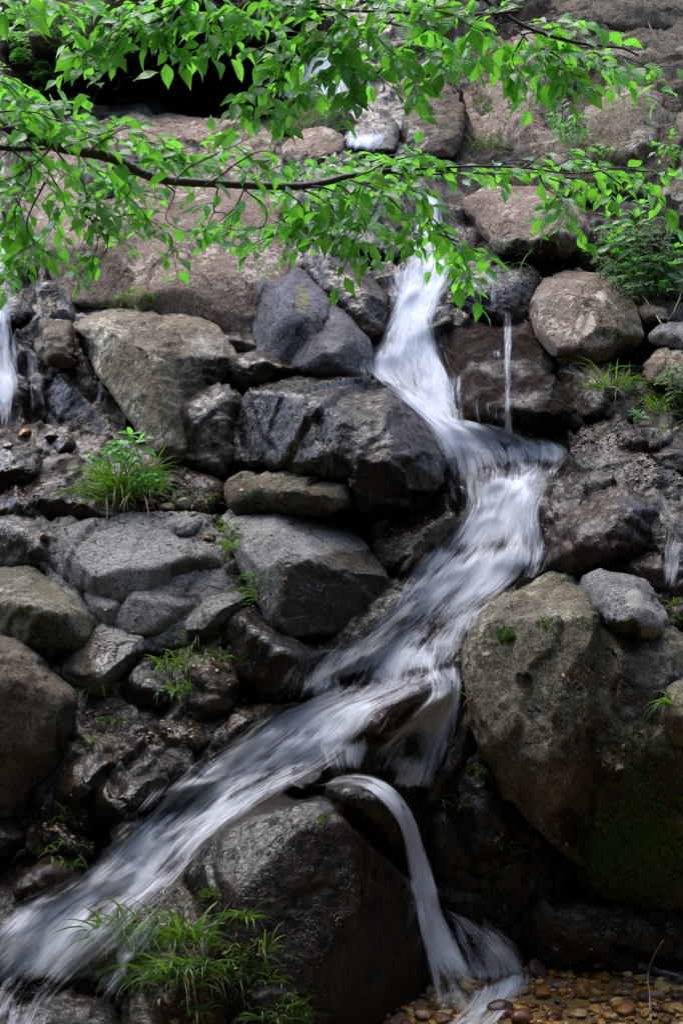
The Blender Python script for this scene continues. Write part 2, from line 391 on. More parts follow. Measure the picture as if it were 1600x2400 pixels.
def rock(name, label, cat, hulls, mat, e=-.03, back=.35, vox=.012, wet=.3, moss=0.0, wspots=(), mspots=(), fspots=(), lspots=(), ftop=False, chips=14, amp=1.0, fac=1.0, rnd=1, group=None, parent=None, squash=(1, 1, 1.5)):
    bm = bmesh.new()
    for h in hulls:
        outline, ridge = h[0], h[1]
        if name != 'cliff_block':
            gro = 1.14 if name == 'slab' else 1.05
            mx = sum(q[0] for q in outline) / len(outline); my = sum(q[1] for q in outline) / len(outline)
            outline = [(mx + (q[0] - mx) * gro, my + (q[1] - my) * gro) + tuple(q[2:]) for q in outline]
        b2 = bmesh.new()
        for q in hull_pts(outline, ridge, e, back): b2.verts.new(q)
        r = bmesh.ops.convex_hull(b2, input=b2.verts)
        bmesh.ops.delete(b2, geom=[g for g in set(r['geom_interior'] + r['geom_unused']) if isinstance(g, bmesh.types.BMVert) and g.is_valid], context='VERTS')
        if chips:
            rg = random.Random(len(_rocks) * 31 + len(outline))
            co = np.array([q.co[:] for q in b2.verts]); sz = float(np.min(co.max(0) - co.min(0)) * .5 + np.max(co.max(0) - co.min(0)) * .5)
            for _ in range(chips):
                nn = Vector((rg.gauss(0, 1), rg.gauss(-.7, .8), rg.gauss(.25, .9))).normalized()
                sup = max(q.co.dot(nn) for q in b2.verts); cut = sup - sz * rg.uniform(.015, .075)
                bmesh.ops.bisect_plane(b2, geom=b2.verts[:] + b2.edges[:] + b2.faces[:], plane_co=nn * cut, plane_no=nn, clear_outer=True)
                pv = [q.co.copy() for q in b2.verts]; b2.clear()
                for q in pv: b2.verts.new(q)
                bmesh.ops.remove_doubles(b2, verts=b2.verts[:], dist=.0008)
                r = bmesh.ops.convex_hull(b2, input=b2.verts)
                bmesh.ops.delete(b2, geom=[g for g in set(r['geom_interior'] + r['geom_unused']) if isinstance(g, bmesh.types.BMVert) and g.is_valid], context='VERTS')
        bmesh.ops.recalc_face_normals(b2, faces=b2.faces)
        tmp = bpy.data.meshes.new('t'); b2.to_mesh(tmp); b2.free(); bm.from_mesh(tmp); bpy.data.meshes.remove(tmp)
    raw = bpy.data.meshes.new('raw'); bm.to_mesh(raw); bm.free()
    o = bpy.data.objects.new('raw', raw); col.objects.link(o)
    m = o.modifiers.new('r', 'REMESH'); m.mode = 'VOXEL'; m.voxel_size = vox; m.adaptivity = 0
    if rnd:
        s = o.modifiers.new('s', 'SMOOTH'); s.iterations = rnd; s.factor = .5
    dg = bpy.context.evaluated_depsgraph_get()
    ev = o.evaluated_get(dg)
    me = bpy.data.meshes.new_from_object(ev)
    bpy.data.objects.remove(o); bpy.data.meshes.remove(raw)
    v = np.empty(len(me.vertices) * 3); me.vertices.foreach_get('co', v); v = v.reshape(-1, 3)
    n = normals(me); n0 = n
    size = min(1.0, float(np.max(v.max(0) - v.min(0))))
    sd = len(_rocks) * 7 + 1
    sq = np.array(squash)
    q = v + .04 * np.stack([vnoise(v * 6, 5), vnoise(v * 6, 6), vnoise(v * 6, 7)], -1)
    gr = random.Random(sd); fd = (math.sin(rad(35 + gr.uniform(-12, 12))), gr.uniform(-.5, .1), math.cos(rad(35))); jd = (.85, gr.uniform(-.2, .4), -.45 + gr.uniform(-.2, .2))
    k = amp * size * (.012 * fbm(q * 2.4, 3, sd) + fac * .006 * facets(q * sq * 4.2, sd, 18)) \
        + amp * fac * (.030 * min(1, size * 1.5) * layers(q, fd, 5.5, sd) + .022 * min(1, size * 1.5) * layers(q, jd, 4.0, sd + 40) + .009 * layers(q, fd, 19, sd + 60, .8) + .007 * layers(q, jd, 16, sd + 80, .9)
                       + (.007 - .004 * sm(size, .5, .9)) * facets(q * sq * 11, sd + 9, 14) + .005 * facets(q * sq * 27, sd + 19, 10)) + amp * .004 * fbm(q * 30, 3, sd)
    v = v + n * k[:, None]
    me.vertices.foreach_set('co', v.ravel()); me.materials.clear(); me.materials.append(M[mat])
    me.polygons.foreach_set('use_smooth', np.ones(len(me.polygons), bool))
    fm = spots(v, fspots, 0.0) * (1 - (0 if ftop else 1) * sm(n0[:, 2] + .12 * fbm(v * 9, 3, 3), .42, .62)); set_attr(me, 'film_shade', fm); set_attr(me, 'lichen', spots(v, lspots, 0.0)); set_attr(me, 'wet', np.maximum(spots(v, wspots, wet), 0 if ftop else fm)); set_attr(me, 'moss', spots(v, mspots, moss))  # painted dark fades out on upward faces, leaving the fronts shaded
    me.update()
    me.name = name
    me.calc_loop_triangles()
    t = np.empty(len(me.loop_triangles) * 3, np.int32); me.loop_triangles.foreach_get('vertices', t)
    # local origin at the base of the rock
    c = np.array([v[:, 0].mean(), v[:, 1].mean(), v[:, 2].min()])
    collect(v.copy(), t.reshape(-1, 3).astype(np.int64))
    me.vertices.foreach_set('co', (v - c).ravel()); me.update()
    ob = link(name, me, None, label, cat, group)
    ob.location = c
    _rocks.append(ob)
    return ob
# ------------------------------------------------------------------ boulders, from the top of the ravine down
# upper right cliff
rock('cliff_block', 'broad shadowed brown rock face along the upper right edge above the pale ledge', 'rock face',
     [([(1090,-60),(1700,-80),(1720,95),(1480,70),(1250,75),(1110,105),(1040,60)], [(1300,30,-.15),(1520,20,-.2)])], 'brown', e=-.0, back=.6, wet=.2, vox=.02)
rock('cliff_block', 'pale grey ledge rock running under the shadowed face at the upper right', 'rock',
     [([(1130,110,.1),(1390,82,.05),(1560,80),(1720,90),(1720,190),(1560,205),(1380,175),(1150,160)], [(1400,120,-.2),(1560,120,-.22)])], 'tan', e=-.05, back=.5, wet=.05, vox=.018)
rock('boulder', 'tall squared tan boulder with whitish patches at the upper right', 'boulder',
     [([(1338,205),(1400,188,-.0),(1490,195),(1545,215),(1535,300),(1505,390),(1420,385),(1365,345),(1342,280)], [(1360,215,-.28),(1460,225,-.34),(1525,230,-.25),(1480,350,-.22),(1400,340,-.24)])], 'tan', e=-.02, back=.5, wet=.02, vox=.016, amp=.8)
rock('cliff_block', 'tan rock wall at the right edge behind the hanging branch tip', 'rock',
     [([(1545,190),(1720,180),(1720,560),(1590,560),(1480,470),(1500,395),(1535,300)], [(1560,260,-.15),(1600,420,-.2),(1700,480,-.2)])], 'tan', e=-.02, back=.5, wet=.1, vox=.018)
rock('cliff_block', 'wide pinkish brown rock face between the dark gully and the squared tan boulder', 'rock face',
     [([(1045,190),(1120,160),(1330,155),(1345,290),(1390,380),(1250,400),(1120,380),(1090,300),(1060,250)], [(1130,190,-.12),(1280,190,-.15),(1200,280,-.18),(1260,360,-.15)]),
      ([(1085,80),(1250,70),(1360,110),(1350,200),(1100,200)],[(1200,110,-.05)])], 'pink', e=.02, back=.5, wet=.12, vox=.018, mspots=[(1110,240,30,.6),(1290,280,40,.5)])
rock('boulder', 'small yellowish tan rock below the fern on the upper right face', 'rock',
     [([(1215,305),(1290,292),(1350,320),(1385,385),(1300,400),(1225,375)], [(1250,310,-.22),(1330,330,-.22),(1290,360,-.2)])], 'tan', e=-.08, back=.3, wet=.05, vox=.014)
rock('boulder', 'blocky brown rock standing right of the upper cascade lip', 'rock',
     [([(905,320),(925,265),(1000,195),(1050,175),(1062,210),(1060,330),(1048,362),(960,368),(915,350)], [(950,275,-.22),(1010,225,-.15),(1045,235,-.18),(1040,340,-.2),(960,345,-.18)])], 'brown', e=-.05, back=.4, wet=.25, vox=.014, wspots=[(930,330,50,.8)])
rock('cliff_block', 'brown rock step behind the branch right of the dark gully', 'rock',
     [([(1120,370),(1250,380),(1420,370),(1450,430),(1350,470),(1130,430)], [(1200,390,-.1),(1380,400,-.1)])], 'brown', e=.05, back=.4, wet=.3, vox=.018)
# gully behind the main fall
rock('boulder', 'dark wet boulder in the shaded cave at the upper left', 'boulder',
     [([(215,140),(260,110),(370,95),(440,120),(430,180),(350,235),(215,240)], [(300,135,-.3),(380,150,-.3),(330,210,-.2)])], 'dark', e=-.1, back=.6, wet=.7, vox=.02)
rock('boulder', 'grey brown boulder half hidden by top leaves above the dark cave', 'boulder',
     [([(60,130),(80,-160),(360,-180),(460,-60),(440,60),(400,118),(260,128),(170,150)], [(260,60,-1.5),(360,60,-1.4)])], 'brown', e=-1.2, back=1.9, wet=.3, vox=.028)
rock('cliff_block', 'dark rock overhang added to shade the cave, hidden behind the top leaves', 'rock',
     [([(420,60),(440,-160),(700,-160),(690,60),(600,110),(500,95)], [(560,40,-1.5)])], 'dark', e=-1.2, back=1.9, wet=.5, vox=.028)  # overhang added to keep sky light out of the cave
rock('boulder', 'grassy dark rock under the small upper waterfall', 'boulder',
     [([(628,290),(640,245),(700,225),(770,235),(800,265),(830,300),(780,325),(660,320)], [(680,250,-.2),(750,260,-.2),(720,290,-.22)])], 'dark', e=-.1, back=.4, wet=.35, vox=.016, mspots=[(690,250,70,.6)])
rock('boulder', 'black wet rock face behind the small upper waterfall', 'rock face',
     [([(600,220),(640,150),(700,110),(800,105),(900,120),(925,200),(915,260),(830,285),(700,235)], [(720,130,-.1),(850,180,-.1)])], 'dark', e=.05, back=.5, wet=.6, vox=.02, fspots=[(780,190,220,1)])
rock('boulder', 'small flat topped pink and grey rock beside the upper cascade lip', 'rock',
     [([(645,325),(690,298),(745,293),(790,315),(795,345),(760,372),(700,385),(650,370)], [(700,325,-.2),(760,335,-.18)])], 'pink', e=-.12, back=.35, wet=.15, vox=.014)
rock('boulder', 'smooth wet rock lip with thin water sliding over it in the upper gully', 'rock',
     [([(780,325),(830,285),(900,270),(915,300),(905,350),(850,350),(790,345)], [(850,315,-.15)])], 'dark', e=-.1, back=.4, wet=.7, vox=.014)
# big pale boulders on the left
rock('boulder', 'broad pinkish boulder top behind the middle branch on the left', 'boulder',
     [([(165,268,.25),(210,250,.3),(290,240,.3),(360,243,.3),(420,262,.25),(465,300,.1),(495,350,-.1),(500,480,-.3),(170,480,-.3),(140,350,0)], [(250,300,-.1),(400,310,-.15),(450,330,-.15)])], 'pink', e=-.1, back=.6, wet=.02, vox=.018, amp=.8)
rock('boulder', 'cream coloured rounded boulder just right of the broad pinkish one', 'boulder',
     [([(458,285,.15),(480,266,.2),(520,257,.2),(570,268,.15),(615,295,.05),(638,330),(640,430,-.2),(470,450,-.2)], [(510,300,-.15),(590,325,-.15)])], 'tan', e=-.1, back=.5, wet=.02, vox=.016, amp=.7)
rock('boulder', 'huge sloping pinkish slab boulder with pale mottled lichen below the middle branch', 'boulder',
     [([(20,425,.1),(120,395,.1),(320,400,.1),(560,420,.05),(625,470),(652,560),(662,612),(640,660),(590,720),(570,790),(500,800),(400,760),(300,740),(250,690)], [(330,560,-.24),(520,560,-.24),(600,560,-.2),(480,700,-.24),(330,680,-.12)]),
      ([(20,430,.1),(90,440),(300,420),(330,700,-.05),(290,720,0),(180,735,-.05),(150,690),(100,590),(60,520)], [(120,560,-.28),(200,560,-.3),(180,690,-.34),(290,600,-.25)])], 'pink', e=-.03, back=.7, wet=.0, vox=.018, amp=.75, fac=.8,
     mspots=[(280,640,45,.45),(130,640,30,.3)], lspots=[(500,600,140,.35),(600,600,70,.5),(280,600,50,.4)], wspots=[(110,600,60,.3)])
rock('boulder', 'grey boulder with a yellow lichen streak right of the pinkish slab', 'boulder',
     [([(545,695,.05),(600,655),(665,605,.05),(720,625),(770,665),(800,720),(770,800),(660,855),(560,800),(535,740)], [(590,700,-.3),(680,640,-.2),(740,680,-.25),(700,720,-.3),(660,800,-.25)])], 'slate', lspots=[(695,665,20,.56),(696,690,21,.58),(694,712,18,.54)], e=-.06, back=.5, wet=.12, vox=.015, amp=.8, wspots=[(760,790,60,.6)], fspots=[(790,770,40,.8)])
rock('boulder', 'slate blue wet slab left of the upper white fall', 'boulder',
     [([(670,790),(690,745),(760,700),(805,725),(850,780),(865,850),(830,875),(700,870),(665,850)], [(710,770,-.25),(800,770,-.28),(820,840,-.28),(700,850,-.22)])], 'slate', e=-.05, back=.4, wet=.45, vox=.014, amp=.6)
rock('boulder', 'glossy dark brown rock along the left side of the upper white fall', 'boulder',
     [([(660,580),(700,560),(780,570),(850,640),(905,690),(900,745),(860,790),(800,730),(740,660)], [(740,600,-.15),(830,680,-.2),(870,720,-.2)])], 'rust', e=-.02, back=.4, wet=1, vox=.014)
rock('boulder', 'dark wet rock in the shadow just beneath the middle branch', 'rock',
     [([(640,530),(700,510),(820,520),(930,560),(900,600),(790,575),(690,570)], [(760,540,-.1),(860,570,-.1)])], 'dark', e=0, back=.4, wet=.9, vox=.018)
rock('boulder', 'wedge shaped grey and tan boulder tapering down to the grass clump', 'boulder',
     [([(166,748,-.2),(200,728,-.1),(260,712,.0),(330,703,.05),(400,703,.05),(460,722,0),(520,755,-.05),(552,795,-.1),(540,850,-.1),(480,885,-.1),(415,905,-.15),(408,960,-.1)], [(265,778,-.55),(330,765,-.5),(420,745,-.35),(500,775,-.3),(235,800,-.5),(330,850,-.4)]),
      ([(168,748,-.25),(230,745,-.35),(400,800,-.4),(418,900,-.2),(405,960,-.15),(420,1020,-.1),(455,1070,-.05),(400,1082,-.15),(345,1040,-.2),(290,960,-.25),(215,850,-.3)], [(265,790,-.55),(330,860,-.48),(340,960,-.38),(400,1040,-.25)])], 'tan', e=-.1, back=.45, wet=.05, vox=.013, amp=.75, wspots=[(480,820,70,.5)], mspots=[(350,860,70,.3),(330,960,90,.42),(250,780,20,.4)], lspots=[(240,770,60,.5),(300,830,50,.4)], fspots=[(500,850,45,.9),(225,900,30,.5)])
rock('boulder', 'small brown rock wedged left of the wedge shaped boulder near the left fall', 'rock',
     [([(70,745),(100,732),(165,735),(175,800),(170,835),(110,830),(80,800)], [(110,770,-.22),(160,780,-.2),(120,815,-.2)])], 'brown', e=-.08, back=.3, wet=.4, vox=.013)
rock('boulder', 'dark overhanging rock behind the left fall', 'rock',
     [([(-80,650),(20,640),(70,690),(90,740),(60,760),(-80,740)], [(10,680,-.15),(60,730,-.15)])], 'dark', e=-.02, back=.4, wet=.8, vox=.016)
rock('boulder', 'black wet rock recess left of the wedge boulder foot', 'rock',
     [([(110,840),(180,835),(250,930),(300,1000),(200,1010),(100,990)], [(180,900,-.02)])], 'dark', e=.12, back=.4, wet=.7, vox=.016)
rock('boulder', 'glossy wet block squeezed between the wedge boulder and the banded boulder', 'rock',
     [([(412,928),(460,905),(525,882),(548,905),(535,960),(522,1080),(470,1078),(430,1040),(410,985)], [(430,935,-.28),(520,920,-.28),(440,990,-.3),(510,1000,-.25)])], 'grey', e=-.1, back=.35, wet=.6, ftop=True, fspots=[(480,980,80,.65)], vox=.012)
rock('boulder', 'small wet brown step above the banded black boulder', 'rock',
     [([(530,830),(580,805),(700,830),(720,860),(640,870),(560,890),(530,880)], [(600,830,-.2),(660,845,-.18)])], 'brown', e=-.05, back=.3, wet=.9, vox=.013)
rock('boulder', 'large black boulder with pale banded streaks left of the white fall', 'boulder',
     [([(535,915,-.1),(570,885,0),(640,868,.05),(740,855,.1),(850,860,.05),(930,897,-.05),(972,945,-.1),(880,1060,-.25),(820,1090,-.3),(680,1085,-.15),(520,1062,-.05),(522,1000,-.05)], [(560,905,-.4),(700,915,-.42),(800,955,-.58),(815,1010,-.55),(600,1040,-.28),(690,1050,-.3)]),
      ([(830,905,-.25),(900,885,-.1),(930,897,-.08),(975,948,-.08),(1008,1010,-.1),(1030,1068,-.12),(1022,1105,-.15),(975,1160,-.12),(890,1195,-.12),(830,1172,-.2),(812,1100,-.3)], [(820,935,-.6),(870,915,-.5),(815,1020,-.56),(980,1060,-.3),(840,1110,-.42)])], 'vein', e=-.1, back=.5, wet=.97, vox=.012, amp=.9, wspots=[(640,1020,110,.5),(950,1060,100,.85)], ftop=True, fspots=[(700,900,110,.5),(850,900,90,.7),(930,1040,110,1),(900,1130,100,1),(980,1120,80,1),(580,1075,50,.6)])
rock('boulder', 'low mossy grey slab in front of the banded black boulder', 'rock',
     [([(522,1118),(560,1098),(640,1092),(790,1100),(818,1118),(812,1160),(760,1185),(640,1175),(530,1165)], [(560,1125,-.3),(680,1130,-.32),(800,1135,-.3)])], 'olive', e=-.12, back=.3, wet=.25, vox=.012, mspots=[(560,1140,40,.5)])
rock('boulder', 'big angular grey block with a black dripping front face left of the cascade', 'boulder',
     [([(512,1185,-.1),(545,1148,.0),(620,1148,.0),(740,1180,-.02),(830,1225,-.1),(860,1260,-.15),(895,1330,-.1),(880,1400,-.1),(800,1465,-.1),(700,1500,-.1),(640,1478,-.15),(590,1340,-.2),(525,1250,-.2)], [(560,1190,-.35),(640,1290,-.52),(740,1240,-.42),(840,1240,-.32),(650,1340,-.5),(650,1440,-.32)])], 'grey', e=-.1, back=.5, wet=.3, vox=.012, amp=.55, wspots=[(780,1380,120,.95),(680,1440,60,.95),(860,1320,60,1)], mspots=[(535,1230,30,.55),(860,1350,40,.3)], fspots=[(770,1370,140,1),(700,1460,80,1),(850,1300,80,1)])
rock('boulder', 'brown wet ledge tucked right of the grey block beside the cascade', 'rock',
     [([(850,1245),(900,1205),(1010,1165),(1050,1180),(1010,1240),(960,1290),(900,1330),(860,1290)], [(920,1230,-.12),(1000,1200,-.12),(930,1280,-.15)])], 'rust', e=-.03, back=.3, wet=1, vox=.012)
rock('boulder', 'dark wet rock under the foot of the angular grey block', 'boulder',
     [([(500,1430),(560,1395),(620,1400),(640,1480),(760,1490),(720,1560),(640,1600),(560,1590),(520,1510)], [(560,1420,-.3),(620,1470,-.3),(650,1530,-.28)])], 'dark', e=-.08, back=.35, wet=.75, vox=.012, fspots=[(640,1540,80,.9),(600,1450,60,.8)])
# pavement of slabs, left middle
rock('slab', 'largest cracked grey slab of the flat shelf at left centre', 'rock slab',
     [([(125,1235),(210,1205),(320,1200),(420,1225),(500,1265),(512,1310),(440,1372),(370,1345),(300,1340),(262,1392),(185,1345),(130,1290)], [(180,1240,-.14),(320,1235,-.14),(440,1290,-.16),(280,1330,-.22),(190,1320,-.2)])], 'grey', e=-.06, back=.25, wet=.2, amp=.55, rnd=0, vox=.012, wspots=[(450,1310,60,.9)], fac=1.2)
rock('slab', 'wet grey slab at the far left end of the flat shelf', 'rock slab',
     [([(-60,1200),(40,1190),(105,1210),(125,1290),(80,1310),(-60,1290)], [(20,1220,-.15),(90,1270,-.15)])], 'grey', e=-.04, back=.25, wet=.6, amp=.55, rnd=0, vox=.013)
rock('slab', 'smooth trapezoid grey slab below the largest shelf slab', 'rock slab',
     [([(265,1432),(300,1348),(365,1342),(440,1392),(400,1430),(350,1468),(285,1455)], [(300,1370,-.15),(400,1395,-.17),(340,1440,-.2)])], 'grey', e=-.07, back=.25, wet=.02, amp=.55, rnd=0, vox=.011, fac=.5)
rock('slab', 'small pale brown slab left of the smooth trapezoid one', 'rock slab',
     [([(193,1365),(250,1345),(285,1365),(262,1438),(225,1425)], [(230,1365,-.14),(250,1410,-.17)])], 'grey', e=-.06, back=.2, wet=.0, amp=.55, rnd=0, vox=.011, fac=.6)
rock('slab', 'narrow dark strip slab left of the small pale brown one', 'rock slab',
     [([(130,1300),(160,1310),(200,1400),(215,1450),(185,1440),(140,1360)], [(165,1350,-.12),(190,1420,-.15)])], 'grey', e=-.06, back=.2, wet=.2, amp=.55, rnd=0, vox=.011)
rock('slab', 'grey slab stepping down towards the grass at the right end of the shelf', 'rock slab',
     [([(418,1430),(470,1375),(560,1328),(600,1345),(545,1420),(480,1470),(415,1475)], [(470,1400,-.22),(560,1355,-.2),(440,1450,-.25)])], 'grey', e=-.08, back=.25, wet=.05, amp=.55, rnd=0, vox=.011)
rock('slab', 'small grey slab beside the grass just above the stepping slab', 'rock slab',
     [([(505,1290),(560,1275),(575,1310),(540,1335),(510,1325)], [(535,1295,-.17)])], 'grey', e=-.08, back=.2, wet=.1, amp=.55, rnd=0, vox=.011)
rock('slab', 'long tilted slab with wet brown top and pale edge below the shelf', 'rock slab',
     [([(120,1525),(235,1437),(345,1468),(300,1530),(240,1600),(185,1590)], [(230,1480,-.18),(320,1485,-.22),(220,1565,-.25)])], 'grey', e=-.07, back=.25, wet=.25, amp=.55, rnd=0, vox=.011, wspots=[(190,1500,60,1)])
rock('stone', 'loose grey stone lying at the back of the flat shelf', 'stone',
     [([(370,1205),(400,1182),(460,1178),(478,1205),(450,1235),(395,1232)], [(400,1200,-.18),(450,1200,-.18),(420,1222,-.2)])], 'grey', e=-.08, back=.15, wet=.02, vox=.009)
rock('stone', 'small tan stone right of the loose grey stone on the shelf', 'stone',
     [([(450,1235),(475,1215),(500,1225),(495,1245),(465,1250)], [(475,1230,-.17)])], 'tan', e=-.1, back=.1, wet=.05, vox=.008)
rock('boulder', 'rounded grey boulder with mossy green front at the left edge', 'boulder',
     [([(-80,1290,0),(0,1292,0),(70,1300),(130,1335),(185,1395),(232,1450,-.15),(185,1492,-.1),(100,1518),(-80,1500)], [(0,1385,-.4),(90,1400,-.42),(170,1420,-.3),(60,1470,-.3)])], 'olive', e=-.08, back=.4, wet=.05, vox=.012, amp=.7, mspots=[(60,1460,90,.4)], fspots=[(150,1510,30,.6)])
rock('boulder', 'large brown and grey boulder at the left edge below the rounded one', 'boulder',
     [([(-80,1430),(0,1442),(45,1458),(90,1510),(165,1590),(192,1640),(165,1710),(110,1780),(60,1845),(-80,1900)], [(20,1520,-.45),(110,1600,-.45),(60,1720,-.4),(-60,1600,-.5),(20,1800,-.25)])], 'brown', e=-.1, back=.5, wet=.1, vox=.013, amp=.8, wspots=[(170,1660,50,.7)], mspots=[(40,1790,60,.35)], fspots=[(160,1700,40,.9)])
rock('boulder', 'black wet rock group below the tilted slab', 'boulder',
     [([(280,1570),(345,1530),(400,1540),(430,1600),(370,1650),(300,1640)], [(330,1560,-.2),(390,1590,-.2)])], 'dark', e=-.06, back=.3, wet=.85, vox=.012)
rock('boulder', 'glossy dark rock lying left of the lower cascade in the middle', 'boulder',
     [([(100,1815),(150,1755),(230,1712),(300,1700),(310,1745),(250,1800),(180,1850),(115,1860)], [(170,1770,-.22),(260,1735,-.22),(180,1820,-.25)])], 'brown', e=-.06, back=.3, wet=.8, vox=.012)
rock('boulder', 'humped glossy rock with white glints just left of the lower cascade', 'boulder',
     [([(180,1880),(215,1800),(300,1750),(400,1740),(450,1755),(385,1830),(340,1865),(250,1895)], [(250,1810,-.25),(350,1780,-.22),(290,1850,-.28)])], 'dark', e=-.05, back=.3, wet=1, vox=.012)
rock('boulder', 'mottled wet rock between the lower grass tufts and the cascade', 'boulder',
     [([(310,1690),(330,1640),(430,1650),(480,1700),(420,1750),(340,1740)], [(380,1670,-.18),(430,1710,-.18)])], 'brown', e=-.05, back=.3, wet=.8, vox=.012)
rock('stone', 'reddish brown stone poking out at the left bank of the lower cascade', 'stone',
     [([(250,1915),(258,1890),(300,1878),(330,1888),(310,1915),(265,1938)], [(275,1895,-.14),(305,1900,-.14)])], 'rust', e=-.06, back=.15, wet=.35, vox=.009)
rock('boulder', 'flat rusty wet rock beside the lower left grass', 'rock',
     [([(60,2010),(120,1965),(180,1975),(170,2030),(90,2060),(30,2060)], [(110,2000,-.12),(80,2040,-.12)])], 'rust', e=-.04, back=.25, wet=.8, vox=.012)
rock('boulder', 'dark wet rock below the left grass tufts near the lower cascade', 'rock',
     [([(60,1900),(150,1880),(215,1930),(215,1990),(130,1965),(60,1960)], [(130,1905,-.17),(190,1950,-.17)])], 'dark', e=-.04, back=.25, wet=.8, vox=.012)
# right side
rock('boulder', 'flat oval pinkish grey boulder under the right end of the middle branch', 'boulder',
     [([(1062,490),(1070,455),(1110,433),(1180,428),(1300,432),(1345,470),(1362,530),(1340,575),(1290,590),(1200,578),(1150,580),(1090,545)], [(1110,470,-.35),(1250,460,-.35),(1330,510,-.3),(1180,545,-.3),(1270,560,-.3)])], 'pink', e=-.12, back=.45, wet=.05, vox=.014, amp=.6, wspots=[(1090,520,40,.4)], fspots=[(1180,570,40,.9),(1250,585,40,.8)])
rock('boulder', 'rounded boulder with pinkish lichen blotches and a mossy right side, above the thin falls', 'boulder',
     [([(1208,690,-.1),(1240,648,0),(1300,622,.02),(1370,632,.02),(1430,670,0),(1465,720,-.05),(1470,770,-.1),(1450,815,-.1),(1370,835,-.15),(1290,845,-.15),(1235,770,-.12)], [(1260,690,-.4),(1370,680,-.38),(1390,760,-.42),(1290,770,-.4),(1440,730,-.25)])], 'pink', e=-.08, back=.45, wet=.08, vox=.012, amp=.55, fac=.7, mspots=[(1420,740,75,.52)], wspots=[(1235,680,50,.5)], lspots=[(1260,730,50,.5),(1345,745,28,.8),(1290,690,40,.45),(1380,680,16,.7)], fspots=[(1440,820,40,.6)])
rock('boulder', 'dark wet dome above the thin falls beside the branch tip', 'boulder',
     [([(1010,720),(1040,640),(1110,600),(1200,610),(1240,650),(1210,700),(1220,760),(1120,740),(1060,760)], [(1080,660,-.2),(1170,640,-.2),(1130,700,-.22)])], 'dark', e=-.04, back=.35, wet=.85, vox=.013)
rock('boulder', 'black pitted rock wall behind the thin falls', 'rock face',
     [([(1010,720),(1100,720),(1220,740),(1290,830),(1360,960),(1390,1010),(1300,1010),(1160,1005),(1060,980),(1040,900)], [(1100,750,-.12),(1200,770,-.16),(1120,960,-.32),(1200,985,-.34),(1320,985,-.28),(1280,900,-.25)])], 'dark', e=-.01, back=.5, wet=.42, vox=.012, fac=.9, ftop=True, fspots=[(1180,880,220,1.1)])
rock('boulder', 'slanting wet grey rock below the lichen blotched boulder', 'boulder',
     [([(1230,790),(1300,850),(1440,850),(1480,930),(1440,990),(1380,1000),(1320,960)], [(1300,870,-.2),(1420,890,-.2),(1400,970,-.15)])], 'brown', e=-.03, back=.4, wet=.6, vox=.013)
rock('stone', 'pale grey stone at the right edge above the grassy bank', 'stone',
     [([(1480,775),(1510,750),(1580,740),(1640,770),(1600,805),(1500,800)], [(1510,765,-.2),(1570,770,-.2)])], 'grey', e=-.1, back=.25, wet=.02, vox=.012)
rock('stone', 'tan stone beneath the pale grey one at the right edge', 'stone',
     [([(1470,830),(1500,805),(1600,800),(1640,870),(1560,890),(1490,880)], [(1510,830,-.18),(1570,850,-.18)])], 'tan', e=-.08, back=.25, wet=.05, vox=.012)
rock('stone', 'little brown stone behind the pale grey stone at the right edge', 'stone',
     [([(1455,720),(1480,697),(1530,705),(1540,735),(1480,745)], [(1490,715,-.15)])], 'brown', e=-.08, back=.2, wet=.05, vox=.012)
rock('boulder', 'glossy reddish brown boulder on the right bank where the stream bends', 'boulder',
     [([(1245,1200,-.05),(1280,1090,0),(1330,1040,.02),(1410,1050,.02),(1480,1110),(1515,1180),(1500,1245),(1430,1290),(1320,1325),(1250,1300)], [(1320,1110,-.22),(1400,1130,-.25),(1480,1190,-.22),(1330,1250,-.25),(1420,1260,-.22)])], 'rust', e=-.05, back=.4, wet=1, vox=.012, ftop=True, fspots=[(1380,1180,190,.62)])
rock('boulder', 'smooth wet brown shelf at the right edge above the mossy boulder', 'rock',
     [([(1380,1320),(1440,1280),(1540,1270),(1640,1320),(1600,1420),(1500,1370)], [(1450,1310,-.1),(1550,1320,-.12)])], 'rust', e=-.02, back=.3, wet=1, vox=.013)
rock('boulder', 'dark wet ledge rock at the right edge beside the stream bend', 'rock',
     [([(1300,1010),(1420,990),(1640,1000),(1640,1110),(1520,1130),(1400,1050)], [(1400,1020,-.1),(1540,1040,-.12)])], 'dark', e=-.0, back=.3, wet=.5, ftop=True, fspots=[(1480,1050,250,.85)], vox=.013)
rock('boulder', 'dark rock in the corner beside the small right hand trickle', 'rock',
     [([(1520,1130),(1640,1110),(1640,1280),(1560,1260),(1530,1200)], [(1580,1150,-.1)])], 'dark', e=-.0, back=.3, wet=.9, vox=.014)
